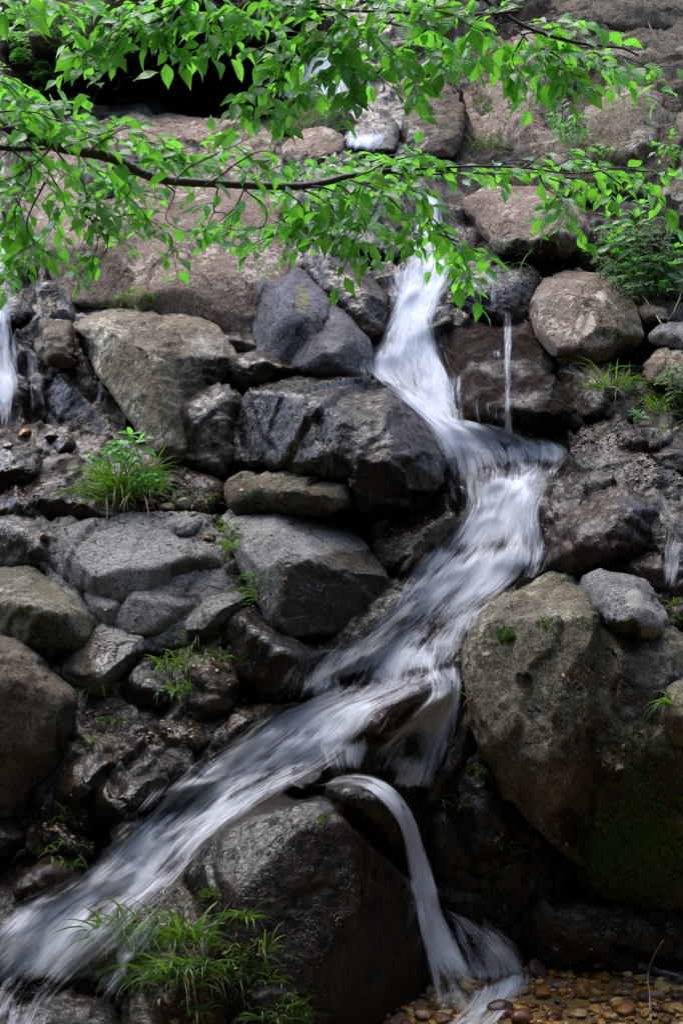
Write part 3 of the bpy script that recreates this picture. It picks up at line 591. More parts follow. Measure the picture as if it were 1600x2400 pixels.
rock('boulder', 'massive mossy olive boulder with a deep crack on the right bank', 'boulder',
     [([(1108,1420,-.15),(1140,1370,-.05),(1195,1325,.0),(1265,1312,.02),(1360,1345,.0),(1400,1380,-.05),(1390,1600,-.2),(1380,1850,-.1),(1330,2060,-.05),(1270,2010,-.05),(1180,1870,-.05),(1120,1730,-.1),(1085,1600,-.12),(1068,1500,-.12)], [(1140,1440,-.45),(1270,1420,-.5),(1380,1400,-.4),(1180,1620,-.45),(1330,1650,-.5),(1300,1850,-.35),(1200,1520,-.5)]),
      ([(1340,1380,-.1),(1480,1385,-.02),(1545,1430,-.05),(1640,1500,-.1),(1640,2080,-.1),(1450,2110,-.05),(1330,2060,-.05),(1380,1800,-.2)], [(1400,1470,-.38),(1520,1470,-.33),(1400,1700,-.36),(1560,1750,-.35),(1450,2000,-.2)])], 'olive', e=-.1, back=.6, wet=.0, vox=.013, amp=.9,
     mspots=[(1500,1800,230,.45),(1450,1970,120,1.0),(1330,1500,110,.36),(1165,1462,26,.95),(1250,1640,110,.22),(1340,1420,40,.45),(1160,1620,90,.34),(1230,1800,90,.34),(1280,1560,120,.34)], wspots=[(1330,2040,70,.6)], lspots=[(1115,1500,10,1),(1270,1420,40,.4)], fspots=[(1470,1600,85,.75),(1520,1800,90,.7),(1430,1480,40,1),(1420,1800,50,.7),(1300,1900,60,.6),(1200,1560,25,.75),(1225,1640,22,.8),(1350,1700,45,.5),(1560,1600,60,.8),(1320,2040,50,.6)])  # right-hand fspots paint the boulder's shadow side into its colour
rock('boulder', 'grey rock with a pink patch leaning on top of the massive mossy boulder', 'boulder',
     [([(1310,1330),(1380,1310),(1480,1335),(1535,1400),(1540,1470),(1480,1480),(1400,1460),(1350,1400)], [(1400,1360,-.45),(1480,1380,-.45),(1500,1440,-.42),(1420,1430,-.48)])], 'grey', e=-.2, back=.3, wet=.2, vox=.012, mspots=[(1430,1440,50,.5)], lspots=[(1455,1375,26,.8)], fspots=[(1430,1450,45,.9)])
rock('boulder', 'green tinged rock at the right edge beside the massive mossy boulder', 'rock',
     [([(1530,1590),(1560,1570),(1640,1560),(1640,1720),(1550,1710),(1520,1650)], [(1550,1620,-.52),(1600,1650,-.52)])], 'olive', e=-.35, back=.3, wet=.0, vox=.013, moss=.35)
rock('boulder', 'dark broken rock beneath the massive mossy boulder beside the jet', 'boulder',
     [([(1040,1780),(1100,1730),(1180,1860),(1230,1960),(1220,2050),(1120,2080),(1060,1960),(1030,1860)], [(1090,1810,-.16),(1150,1930,-.18),(1100,1990,-.15)])], 'dark', e=-.03, back=.4, wet=.75, vox=.012, mspots=[(1100,1880,60,.35)], fspots=[(1130,1900,140,.35)], fac=1.7)
rock('boulder', 'wet dark brown rock foot with bright glints above the gravel', 'boulder',
     [([(1190,2120),(1260,2030),(1400,2090),(1568,2110),(1700,2110),(1700,2290),(1400,2260),(1230,2260),(1180,2200)], [(1280,2080,-.2),(1420,2140,-.2),(1340,2180,-.2),(1560,2180,-.2),(1240,2190,-.15)])], 'brown', e=-.02, back=.4, wet=.85, vox=.012, mspots=[(1500,2110,60,.4)], fspots=[(1480,2230,120,.45)], fac=1.7)
rock('boulder', 'black wet rock at the foot of the thin jet', 'boulder',
     [([(1020,2080),(1100,2060),(1190,2110),(1200,2220),(1150,2290),(1050,2300),(1010,2200)], [(1090,2110,-.15),(1160,2180,-.15),(1090,2230,-.18)])], 'dark', e=-.0, back=.4, wet=.9, vox=.012, fspots=[(1100,2200,120,.3)], fac=1.6)
# in the stream
rock('boulder', 'ridge shaped dark rock parting the stream above the jet', 'rock',
     [([(825,1640),(870,1600),(950,1565),(1010,1552),(1032,1575),(1000,1620),(930,1660),(860,1695),(820,1690)], [(880,1625,-.25),(960,1590,-.25),(1010,1575,-.22),(870,1670,-.22)])], 'rust', e=-.05, back=.3, wet=1, vox=.01)
rock('stone', 'round black wet rock knob beside the start of the jet', 'stone',
     [([(642,1810),(655,1775),(690,1752),(730,1755),(750,1785),(735,1825),(690,1835)], [(680,1780,-.22),(720,1785,-.22),(700,1815,-.22)])], 'dark', e=-.07, back=.2, wet=1, vox=.01)
rock('boulder', 'wrinkled dark rock the jet pours over', 'rock',
     [([(735,1830),(765,1795),(830,1785),(890,1815),(930,1860),(940,1920),(900,1960),(830,1930),(760,1880)], [(790,1820,-.28),(860,1835,-.3),(900,1890,-.3),(820,1880,-.32)])], 'dark', e=-.12, back=.3, wet=1, vox=.011)
rock('boulder', 'long submerged dark rock bulging through the middle of the stream', 'rock',
     [([(1050,1690),(1090,1600),(1110,1660),(1080,1760),(1000,1850),(960,1860),(990,1770)], [(1060,1720,-.1),(1010,1800,-.12)])], 'dark', e=-.02, back=.3, wet=1, vox=.012)
rock('boulder', 'great dark boulder with a blue grey wet top at the bottom centre', 'boulder',
     [([(435,2010,-.1),(470,1920,-.05),(540,1858,0),(640,1828,.0),(720,1830,.0),(790,1850,-.02),(880,1915,-.08),(935,1985,-.1),(990,2150,-.05),(1040,2352,.05),(1050,2500,.1),(560,2500,-.1),(580,2200,-.3),(500,2080,-.15)], [(590,2030,-.44),(650,1905,-.44),(740,1864,-.44),(820,1888,-.42),(890,1955,-.38),(600,2110,-.5),(700,2250,-.5),(900,2250,-.3)])], 'dark', e=-.05, back=.5, wet=.62, vox=.012, amp=.7, mspots=[(740,1882,16,.8),(640,2080,60,.35),(700,2150,90,.3)], wspots=[(580,1930,120,.7)], ftop=True, fspots=[(800,2080,200,1),(850,2300,240,1),(680,2250,140,1),(900,1980,110,1),(740,1990,100,1),(830,1890,90,1)], fac=.7)
rock('boulder', 'olive grey rock shoulder left of the great dark boulder', 'boulder',
     [([(400,2050),(440,1995),(500,2030),(590,2110),(600,2250),(540,2500),(300,2500),(250,2350),(300,2200),(250,2110),(340,2060)], [(470,2060,-.2),(540,2140,-.3),(480,2250,-.3),(380,2150,-.2),(400,2352,-.3)])], 'olive', e=-.04, back=.4, wet=.8, vox=.012, mspots=[(540,2080,50,.4),(480,2200,100,.45),(560,2300,100,.45)], wspots=[(350,2100,80,.9)])
rock('boulder', 'dark wet rock island splitting the lower cascade near the left edge', 'rock',
     [([(180,2130),(220,2090),(300,2075),(370,2085),(330,2140),(270,2200),(200,2200)], [(240,2120,-.18),(310,2110,-.18),(240,2170,-.2)])], 'dark', e=-.05, back=.25, wet=1, vox=.011)

# fill along the wet left side
rock('boulder', 'black glossy rock just below the left fall', 'rock',
     [([(-80,1015),(20,1005),(90,1020),(112,1060),(80,1100),(0,1125),(-80,1120)], [(10,1040,-.2),(80,1060,-.2),(20,1090,-.2)])], 'dark', e=-.04, back=.3, wet=1, vox=.012, fspots=[(20,1080,60,.8)])
rock('stone', 'small black wet stone right of the left fall foot', 'stone',
     [([(112,1015),(140,992),(172,1000),(170,1035),(130,1045)], [(145,1010,-.18)])], 'dark', e=-.06, back=.2, wet=1, vox=.01)
rock('boulder', 'flat brown wet ledge left of the biggest grass clump', 'rock',
     [([(-80,1140),(30,1110),(150,1095),(240,1120),(330,1160),(290,1195),(120,1190),(-80,1190)], [(60,1140,-.12),(200,1150,-.13)])], 'rust', e=-.03, back=.3, wet=.6, ftop=True, fspots=[(120,1140,250,.7)], vox=.013, fac=1.2)
rock('boulder', 'brown wet rock step between the left fall and the wedge boulder', 'rock',
     [([(120,1045),(180,1035),(240,1060),(230,1110),(150,1100)], [(180,1065,-.12)])], 'dark', e=-.03, back=.3, wet=1, vox=.012)
rock('boulder', 'rusty wet slab on the bank above the lower cascade', 'rock',
     [([(470,1690),(540,1635),(640,1590),(705,1600),(660,1640),(560,1690),(490,1720)], [(560,1650,-.1),(640,1615,-.1)])], 'rust', e=-.03, back=.25, wet=1, vox=.011)
rock('boulder', 'small dark wet rock at the left edge beside the lower grass', 'rock',
     [([(-80,1880),(20,1870),(60,1900),(55,1950),(0,1985),(-80,1980)], [(10,1905,-.14),(40,1930,-.14)])], 'dark', e=-.04, back=.25, wet=1, vox=.012)
rock('soil_bank', 'bare dark brown soil hanging below the ragged grass patch', 'soil bank',
     [([(405,1500),(470,1470),(530,1490),(575,1560),(565,1620),(500,1650),(430,1660),(400,1600)], [(470,1520,-.17),(520,1560,-.17),(470,1620,-.14)])], 'brown', e=-.06, back=.2, wet=.5, vox=.011, amp=1.2, fspots=[(490,1570,120,.6)])
rock('boulder', 'dark wet rock in the bottom left corner under the cascade', 'rock',
     [([(-80,2330),(40,2310),(160,2280),(260,2300),(320,2400),(250,2500),(-80,2500)], [(100,2330,-.1),(220,2350,-.12)])], 'dark', e=-.02, back=.3, wet=1, vox=.012)
rock('boulder', 'dark slanting rock between the cascade and the banded boulder foot', 'rock',
     [([(840,1180),(900,1170),(900,1215),(850,1245)], [(875,1195,-.1)])], 'dark', e=-.03, back=.25, wet=1, vox=.011)

rock('rock_shelf', 'cracked brown cliff bedrock filling the joints of the upper right rock face', 'rock shelf',
     [([(1050,120),(1300,60),(1700,60),(1700,480),(1480,480),(1300,430),(1120,400),(1070,300)], [(1200,230,-.10),(1420,250,-.12),(1550,300,-.10),(1300,380,-.12)])], 'brown', e=-.0, back=.4, wet=.15, vox=.018, fac=2.2, chips=10)
rock('rock_shelf', 'pale pinkish bedrock joining the great slab and the boulder tops at the upper left', 'rock shelf',
     [([(120,290),(300,262),(480,285),(620,320),(660,480),(620,560),(300,520),(60,500),(60,400)], [(250,340,-.06),(450,380,-.14),(300,450,-.10)])], 'pink', e=.05, back=.4, wet=.05, vox=.018, fac=2.0, chips=8)
# low bedrock shelves that carry and join the loose blocks
rock('rock_shelf', 'wide cracked grey bedrock shelf under the flat slabs at left centre', 'rock shelf',
     [([(90,1200),(300,1175),(500,1200),(600,1290),(600,1390),(500,1480),(380,1500),(230,1480),(110,1360)], [(200,1260,-.10),(400,1280,-.11),(480,1400,-.12),(300,1430,-.11)])], 'grey', e=-.05, back=.3, wet=.35, vox=.013, fac=1.5, chips=8)
rock('rock_shelf', 'black wet layered bedrock between the tilted slab and the lower cascade', 'rock shelf',
     [([(130,1600),(300,1520),(450,1560),(560,1640),(470,1760),(330,1850),(180,1900),(60,1890),(80,1780)], [(260,1640,-.10),(420,1660,-.10),(250,1800,-.11)])], 'dark', e=-.05, back=.3, wet=.6, ftop=True, fspots=[(300,1720,260,.6)], vox=.013, fac=1.8, chips=8)
rock('rock_shelf', 'dark wet stepped bedrock below the left fall and the wedge boulder', 'rock shelf',
     [([(-80,990),(120,980),(300,1040),(420,1100),(500,1110),(480,1170),(300,1180),(100,1180),(-80,1170)], [(60,1080,-.08),(260,1110,-.09),(400,1140,-.08)])], 'rust', e=-.03, back=.3, wet=.5, ftop=True, fspots=[(200,1090,330,.8)], vox=.013, fac=1.8, chips=8)
rock('rock_shelf', 'brown black wet bedrock on the right bank beside the stream bend', 'rock shelf',
     [([(1230,1000),(1400,970),(1700,980),(1700,1330),(1500,1330),(1380,1330),(1240,1310),(1220,1160)], [(1400,1040,-.10),(1560,1100,-.11),(1560,1240,-.12),(1350,1250,-.12)])], 'dark', e=-.03, back=.35, wet=.6, vox=.014, fac=1.6, chips=8, fspots=[(1450,1150,330,.95)], ftop=True)
rock('rock_shelf', 'slanting dark bedrock under the angular grey block left of the cascade', 'rock shelf',
     [([(600,1480),(780,1470),(900,1390),(940,1330),(960,1360),(860,1480),(740,1560),(620,1620),(540,1640),(520,1560)], [(700,1530,-.10),(860,1430,-.10)])], 'dark', e=-.04, back=.3, wet=.9, vox=.013, fac=1.6, chips=6, fspots=[(720,1530,160,.8)])
rock('rock_shelf', 'dark dripping bedrock to the right of the jet under the massive boulder', 'rock shelf',
     [([(1010,1800),(1100,1740),(1200,1880),(1290,2010),(1330,2100),(1220,2230),(1060,2240),(1000,2050),(980,1900)], [(1080,1900,-.08),(1180,2030,-.10),(1090,2120,-.09)])], 'dark', e=-.02, back=.3, wet=.9, vox=.013, fac=1.8, chips=6, fspots=[(1130,2000,200,.25)])
# ------------------------------------------------------------------ ground, gravel, loose stones
def ground_mat():
    g = G('wet_sand'); p = g.pos()
    c = g.mix(g.noise(p, 12, 6, .7), (.10, .055, .02), (.22, .15, .06))
    pr = g.principled(**{'Base Color': c, 'Roughness': .25, 'Normal': g.bump(g.noise(p, 60, 5, .7), .6, .01)})
    return g.finish(pr.outputs[0])
M['sand'] = ground_mat()
def build_ground():
    xs = np.r_[-60, -20, np.linspace(-6, 6, 80), 20, 60]; ys = np.r_[-60, -20, np.linspace(-4, 5.6, 80), 5.9]
    X, Y = np.meshgrid(xs, ys); P = np.stack([X.ravel(), Y.ravel(), 0 * X.ravel()], -1)
    # slight unevenness; the added bank behind the camera is a separate mesh
    P[:, 2] += .03 * fbm(P * 1.5, 3, 77)
    idx = np.arange(X.size).reshape(X.shape)
    F = np.stack([idx[:-1, :-1], idx[:-1, 1:], idx[1:, 1:], idx[1:, :-1]], -1).reshape(-1, 4)
    me = mesh_from('ground', P, F, [M['sand']]); link('ground', me, kind='structure')
    return P, F
GP, GF = build_ground()
collect(GP, GF)

def gravel_mat():
    g = G('wet_pebbles'); p = g.pos()
    c = N(g.nt, 'ShaderNodeAttribute', attribute_name='tint').outputs[0]
    c = g.mix(g.ramp(g.noise(p, 70, 5, .7), .3, .7, 0, .6), c, (.05, .025, .012))
    pr = g.principled(**{'Base Color': c, 'Roughness': .16, 'Specular IOR Level': .3, 'Normal': g.bump(g.noise(p, 120, 4, .7), .4, .005)})
    return g.finish(pr.outputs[0])
M['pebble'] = gravel_mat()
_b = bmesh.new(); bmesh.ops.create_icosphere(_b, subdivisions=3, radius=1); _b.verts.ensure_lookup_table()
ICO_V = np.array([q.co[:] for q in _b.verts]); ICO_F = np.array([[q.index for q in f.verts] for f in _b.faces]); _b.free()
_b = bmesh.new(); bmesh.ops.create_icosphere(_b, subdivisions=2, radius=1); _b.verts.ensure_lookup_table()
ICO2_V = np.array([q.co[:] for q in _b.verts]); ICO2_F = np.array([[q.index for q in f.verts] for f in _b.faces]); _b.free()
PCOL = [(.48, .27, .06), (.34, .13, .025), (.55, .36, .12), (.17, .065, .025), (.09, .06, .05), (.42, .19, .035), (.20, .14, .10), (.50, .38, .2)]
def stone_v(rng, seed, V, sz):
    s = np.array([1, rng.uniform(.6, .95), rng.uniform(.4, .7)])
    v = V.copy()
    for _ in range(9):     # knock flats off it
        n = np.array([rng.gauss(0, 1) for _ in range(3)]); n /= np.linalg.norm(n); h = rng.uniform(.55, .85)
        t = v @ n; v = v - n * np.maximum(0, t - h)[:, None] * .92
    v = v * s + .05 * np.stack([vnoise(V * 2 + seed, 1), vnoise(V * 2 + seed, 2), vnoise(V * 2 + seed, 3)], -1)
    a = rng.uniform(0, 6.28); R = np.array([[math.cos(a), -math.sin(a), 0], [math.sin(a), math.cos(a), 0], [0, 0, 1]])
    b = rng.uniform(-.4, .4); R2 = np.array([[1, 0, 0], [0, math.cos(b), -math.sin(b)], [0, math.sin(b), math.cos(b)]])
    return (v * sz) @ R2.T @ R.T
def set_tint(me, cols):
    a = me.color_attributes.new('tint', 'FLOAT_COLOR', 'POINT')
    a.data.foreach_set('color', np.c_[cols, np.ones(len(cols))].astype(np.float32).ravel())
def build_gravel():
    rng = random.Random(4)
    vs, fs, cs = [], [], []; k = 0
    protos = [stone_v(rng, i * 3.1, ICO2_V, 1.0) for i in range(14)]
    for i in range(4200):
        x = rng.uniform(.12, 2.6); y = rng.uniform(4.1, 5.55)
        s = rng.choice([.010, .013, .017, .022, .029]) * rng.uniform(.8, 1.2)
        v = protos[rng.randrange(14)] * s; a = rng.uniform(0, 6.28)
        R = np.array([[math.cos(a), -math.sin(a), 0], [math.sin(a), math.cos(a), 0], [0, 0, 1]])
        v = v @ R.T + [x, y, .03 * float(fbm(np.array([[x * 1.5, y * 1.5, 0]]), 3, 77)[0]) + rng.uniform(-.002, .012)]
        vs.append(v); fs.append(ICO2_F + k); k += len(v)
        c = np.array(PCOL[rng.randrange(8)]) * rng.uniform(.6, 1.15)
        cs.append(np.tile(c, (len(v), 1)))
    me = mesh_from('gravel', np.concatenate(vs), np.concatenate(fs), [M['pebble']]); set_tint(me, np.concatenate(cs))
    link('gravel', me, label='bed of small wet ochre and brown gravel at the bottom right', cat='gravel', kind='stuff')
build_gravel()
BVH = BVHTree.FromPolygons([tuple(q) for q in np.concatenate(BVHV)], [tuple(f) for arr in BVHF for f in arr], all_triangles=False)
ORG = Vector((0, 0, CAM_Z))
def cast(px, py):
    """forward distance of the rock surface behind a plan point, with its normal"""
    dv = at(px, py, 1.0) - np.array([0, 0, CAM_Z])
    h = BVH.ray_cast(ORG, Vector(dv).normalized())
    if h[0] is None: return float(B(px, py)), Vector((0, -.7, .7)), Vector(at(px, py, float(B(px, py))))
    t = (h[0] - ORG).length / float(np.linalg.norm(dv))
    n = h[1]
    if n.dot(Vector(dv)) > 0: n = -n
    return t, n, h[0]

STONES = [(1150,2330,.05,4,'flat dark brown stone at the foot of the jet'),(1232,2237,.055,4,'dark purple grey stone beside the white water edge'),
(1290,2245,.03,3,'small red brown pebble behind the gravel bed'),(1340,2285,.042,1,'glossy orange brown stone in the gravel'),(1245,2290,.04,1,'amber stone nearest the white water'),
(1425,2280,.038,3,'angular dark brown stone in the middle of the gravel'),(1520,2275,.04,2,'round cream yellow stone left of the black log tip'),(1555,2325,.04,2,'greenish yellow stone at the bottom right corner'),
(1480,2335,.03,0,'ochre stone low beside the pale twig'),(1440,2330,.045,1,'orange stone at the bottom of the gravel'),(1385,2250,.035,5,'rust orange stone at the back of the gravel'),
(1330,2335,.03,7,'small pale stone at the bottom edge of the gravel'),(1545,2265,.022,4,'small grey stone under the black log'),(1270,2340,.035,3,'dark amber stone at the bottom left of the gravel'),
(1375,2160+60,.03,3,'dark red stone under the wet rock foot'),(1200,2345,.045,3,'wet brown stone washed by the jet water')]
def build_stones():
    rng = random.Random(9)
    for i, (x, y, s, c, lab) in enumerate(STONES):
        _, n, p = cast(x, y)
        v = stone_v(rng, i * 5.7, ICO_V, s); me = mesh_from('pebble', v, ICO_F, [M['pebble']]); set_tint(me, np.tile(np.array(PCOL[c]) * .8, (len(v), 1)))
        o = link('stone', me, None, lab, 'stone', 'larger stones on the gravel'); o.location = p + Vector((0, 0, s * .3))
    # dry stones on the left shelf
    for i, (x, y, s, c, lab) in enumerate([(420,1160,.035,6,'small tan stone by the grass roots left of the mossy slab'),(380,1165,.04,6,'brownish pebble just under the grass clump'),(345,1155,.022,6,'tiny pebble at the root of the grass clump'),
                                   (100,1235,.03,3,'dark brown stone in the gap of the grey shelf'),(20,1030,.03,4,'wet dark stone below the left fall'),(120,1010,.035,4,'black stone right of the left fall foot'),(60,1000,.04,5,'rusty orange stone at the left fall foot'),
                                   (440,1185,.02,7,'small whitish pebble on the shelf edge'),(760,2068,.012,2,'tiny yellow fleck stone on the dark boulder')][:8]):
        _, n, p = cast(x, y)
        v = stone_v(rng, 50 + i * 5.7, ICO_V, s); me = mesh_from('pebble', v, ICO_F, [M['pebble'] if c in (3, 4, 5) else M['tan']]); set_tint(me, np.tile(np.array(PCOL[c]) * .8, (len(v), 1)))
        o = link('stone', me, None, lab, 'stone', 'small stones on the left shelf'); o.location = p + n * s * .35
build_stones()
# ------------------------------------------------------------------ running water
def water_mat(name, seed, k=1.0):
    g = G(name)
    uv = N(g.nt, 'ShaderNodeUVMap', uv_map='flow').outputs[0]
    n = N(g.nt, 'ShaderNodeVectorMath', operation='ADD'); g.put(n.inputs[0], uv); n.inputs[1].default_value = (seed * 3.7, seed * 1.9, seed)
    uv = n.outputs[0]
    wob = g.noise(g.mapv(uv, (5, 2.2, 1)), 1.0, 3, .5)
    w2 = N(g.nt, 'ShaderNodeCombineXYZ'); g.put(w2.inputs[0], g.math('MULTIPLY', g.math('SUBTRACT', wob, .5), .10))
    n = N(g.nt, 'ShaderNodeVectorMath', operation='ADD'); g.put(n.inputs[0], uv); g.put(n.inputs[1], w2.outputs[0]); uv = n.outputs[0]
    n1 = g.noise(g.mapv(uv, (42, 3.4, 1)), 1.0, 4, .6)
    n2 = g.noise(g.mapv(uv, (120, 5.0, 1)), 1.0, 3, .6)
    n3 = g.noise(g.mapv(uv, (9, 3.0, 1)), 1.0, 3, .5, .5)
    foam = g.attr('foam'); edge = g.attr('edge')
    a = g.math('ADD', foam, g.math('MULTIPLY', g.math('SUBTRACT', n1, .5), .95))
    a = g.math('ADD', a, g.math('MULTIPLY', g.math('SUBTRACT', n2, .5), .85))
    a = g.math('ADD', a, g.math('MULTIPLY', g.math('SUBTRACT', n3, .5), 2.3))
    a = g.ramp(a, .40, 1.22, 0.0, .9)
    e = g.math('ADD', edge, g.math('ADD', g.math('MULTIPLY', g.math('SUBTRACT', n1, .5), 1.4), g.math('MULTIPLY', g.math('SUBTRACT', n2, .5), .9)))
    a = g.math('MULTIPLY', g.math('MULTIPLY', a, g.ramp(e, .08, .95)), k)
    hgt = g.math('ADD', n1, g.math('MULTIPLY', n3, 1.2))
    bmp = g.bump(hgt, .5, .03)
    d = N(g.nt, 'ShaderNodeBsdfDiffuse'); d.inputs[0].default_value = (.76, .80, .86, 1); g.put(d.inputs['Normal'], bmp)
    t = N(g.nt, 'ShaderNodeBsdfTranslucent'); t.inputs[0].default_value = (.76, .80, .86, 1)
    mx = N(g.nt, 'ShaderNodeMixShader'); mx.inputs[0].default_value = .35; g.nt.links.new(d.outputs[0], mx.inputs[1]); g.nt.links.new(t.outputs[0], mx.inputs[2])
    tr = N(g.nt, 'ShaderNodeBsdfTransparent')
    o = N(g.nt, 'ShaderNodeMixShader'); g.put(o.inputs[0], a); g.nt.links.new(tr.outputs[0], o.inputs[1]); g.nt.links.new(mx.outputs[0], o.inputs[2])
    return g.finish(o.outputs[0])
M['water'] = [water_mat('white_water', 0), water_mat('white_water_veil', 5, .75), water_mat('white_water_haze', 9, .6)]

def gauss(a, sy, sx):
    for ax, s in ((0, sy), (1, sx)):
        if s <= 0: continue
        r = int(max(1, 2.5 * s)); k = np.exp(-.5 * (np.arange(-r, r + 1) / s) ** 2); k /= k.sum()
        a = np.apply_along_axis(lambda q: np.convolve(np.pad(q, r, 'edge'), k, 'valid'), ax, a)
    return a
def catmull(P, n):
    P = np.asarray(P, float); m = len(P); t = np.linspace(0, m - 1, n); i = np.clip(t.astype(int), 0, m - 2); f = (t - i)[:, None]
    p0 = P[np.maximum(i - 1, 0)]; p1 = P[i]; p2 = P[i + 1]; p3 = P[np.minimum(i + 2, m - 1)]
    return .5 * (2 * p1 + (p2 - p0) * f + (2 * p0 - 5 * p1 + 4 * p2 - p3) * f ** 2 + (3 * p1 - p0 - 3 * p2 + p3) * f ** 3)

def stream(name, rows, layers=3, lift=.042, sl=3.2, sw=2.6, step=9, gain=1.0, seed=0, hold=0.0, ends=(.06, .06)):
    """rows: (left x, y, right x, y, foam) down the flow; the sheet is laid on the rocks below it"""
    R = np.array(rows, float)
    L = np.hypot(np.diff((R[:, 0] + R[:, 2]) / 2), np.diff((R[:, 1] + R[:, 3]) / 2)).sum()
    wmax = np.hypot(R[:, 2] - R[:, 0], R[:, 3] - R[:, 1]).max()
    nu = max(8, int(L / step)); nv = max(7, int(wmax / step))
    C = catmull(R, nu); v = np.linspace(0, 1, nv)
    X = C[:, 0:1] * (1 - v) + C[:, 2:3] * v; Y = C[:, 1:2] * (1 - v) + C[:, 3:4] * v
    D = np.empty_like(X)
    for i in range(nu):
        for j in range(nv): D[i, j] = cast(X[i, j], Y[i, j])[0]
    S = gauss(D, sl, sw)
    base = np.minimum(S, gauss(np.minimum(D, S), 1.0, 1.0)) - lift
    if hold:
        base = base * (1 - hold) + gauss(base, sl * 3, sw * 3) * hold
    P0 = at(X, Y, base)
    seg = np.linalg.norm(np.diff(P0, axis=0), axis=2).mean(1); s = np.r_[0, np.cumsum(seg)]
    wid = np.linalg.norm(P0[:, -1] - P0[:, 0], axis=1)
    wm = wid.mean()
    drop = -np.gradient(P0[:, :, 2], axis=0) / (np.linalg.norm(np.gradient(P0, axis=0), axis=2) + 1e-6)
    steep = gauss(drop, 1.2, 1.0)
    T = 0.5 + .5 * np.minimum(1, wm / wid)[:, None]
    foam0 = .19 + C[:, 4:5] + np.clip((steep - .62) * 1.0, -.28, .3)
    idx = np.arange(nu * nv).reshape(nu, nv)
    F = np.stack([idx[:-1, :-1], idx[1:, :-1], idx[1:, 1:], idx[:-1, 1:]], -1).reshape(-1, 4)
    vs, fs, fo, ed, uvs, mi = [], [], [], [], [], []
    for k in range(layers):
        q = np.stack([(v * wm * 16)[None] + 0 * X, (s * 2.6)[:, None] + 0 * X, 0 * X + 3.3 * k + seed], -1).reshape(-1, 3)
        rip = (1 - np.abs(vnoise(q, 41 + k + seed))).reshape(nu, nv) - .5
        q2 = q * np.array([.35, .7, 1]); rip2 = vnoise(q2, 61 + k + seed).reshape(nu, nv)
        Dk = base - k * .014 - .012 * rip - .014 * rip2
        vs.append(at(X, Y, Dk).reshape(-1, 3)); fs.append(F + k * nu * nv)
        fo.append((foam0 * gain - .07 * k + 0 * X).ravel())
        e = np.minimum(v, 1 - v)[None] * 2 * (wid / wm)[:, None] * 1.9 * min(1, .45 + wm / .18)
        le = np.minimum(sm(s, 0, ends[0]), 1 - sm(s, s[-1] - ends[1], s[-1]))[:, None]
        ed.append((np.minimum(e, 1) * le).ravel())
        uvs.append(np.stack([v[None] * wm + 0 * X, s[:, None] + 0 * X], -1).reshape(-1, 2)); mi += [k] * len(F)
    me = mesh_from(name, np.concatenate(vs), np.concatenate(fs), M['water'][:layers])
    me.polygons.foreach_set('material_index', np.array(mi, np.int32))
    set_attr(me, 'foam', np.concatenate(fo)); set_attr(me, 'edge', np.concatenate(ed))
    ul = me.uv_layers.new(name='flow'); UV = np.concatenate(uvs)
    li = np.empty(len(me.loops), np.int32); me.loops.foreach_get('vertex_index', li)
    ul.data.foreach_set('uv', UV[li].astype(np.float32).ravel())
    return link(name, me, kind='structure')

def veil(rows, f=.16, df=.5):
    o = []
    for a, b, c, d, k in rows:
        o.append((a - (c - a) * f, b - (d - b) * f, c + (c - a) * f, d + (d - b) * f, k - df))
    return o
FALL = [(955,440,1012,440,.7),(948,500,1020,500,.9),(942,560,1036,570,.9),(918,625,1040,640,.85),(905,680,1012,700,1.0),(890,730,1000,745,.85),(866,790,1012,800,.75),(846,850,1040,870,.85),(900,900,1048,930,.95),(955,950,1060,972,.95),(995,1000,1140,985,.85),(1030,1070,1200,1010,.75)]
stream('waterfall_water', FALL, seed=1)
stream('waterfall_water', veil(FALL), seed=51, layers=1)
stream('waterfall_water', [(850,630,960,612,.25),(880,668,960,640,.45),(915,700,965,680,.5)], seed=19, layers=2)
MAIN = [(960,940,1180,985,.85),(1000,1000,1285,1015,.7),(1035,1080,1310,1045,.62),(1055,1150,1275,1085,.7),(1045,1195,1240,1160,.75),(1000,1245,1240,1230,.6),(955,1290,1225,1290,.72),(915,1345,1190,1340,.72),(880,1400,1125,1395,.68),(820,1450,1085,1440,.66),(740,1500,1065,1490,.6),(700,1550,1055,1530,.52),(680,1600,1045,1560,.62),(600,1650,900,1620,.78),(530,1700,850,1680,.78),(450,1750,790,1740,.75),(390,1800,690,1800,.75),(325,1870,590,1860,.78),(255,1930,500,1925,.75),(200,1985,450,1985,.75),(120,2035,400,2045,.75),(30,2080,330,2110,.78),(-40,2150,220,2220,.75),(-100,2230,130,2310,.5),(-160,2330,90,2420,.5)]
stream('stream_water', MAIN, seed=2)
stream('stream_water', veil(MAIN), seed=52, layers=1)
stream('stream_water', [(1180,1000,1290,1020,.5),(1190,1060,1300,1050,.4),(1210,1100,1270,1110,.6),(1190,1160,1240,1180,.7),(1180,1250,1250,1260,.5),(1170,1320,1235,1310,.5)], seed=8, layers=2)
stream('stream_water', [(960,1540,1060,1520,.7),(985,1590,1062,1590,.75),(940,1640,1050,1650,.6),(880,1690,1035,1710,.55),(830,1740,1010,1760,.45),(800,1790,990,1820,.4)], seed=3)
stream('stream_water', [(655,1700,870,1690,.4),(700,1740,850,1740,.35),(730,1770,840,1775,.4)], seed=31, layers=2)
stream('stream_water', [(330,2085,420,2060,.4),(230,2180,350,2170,.45),(150,2260,280,2260,.4),(60,2350,200,2370,.4),(0,2440,150,2470,.4)], seed=4, layers=2)
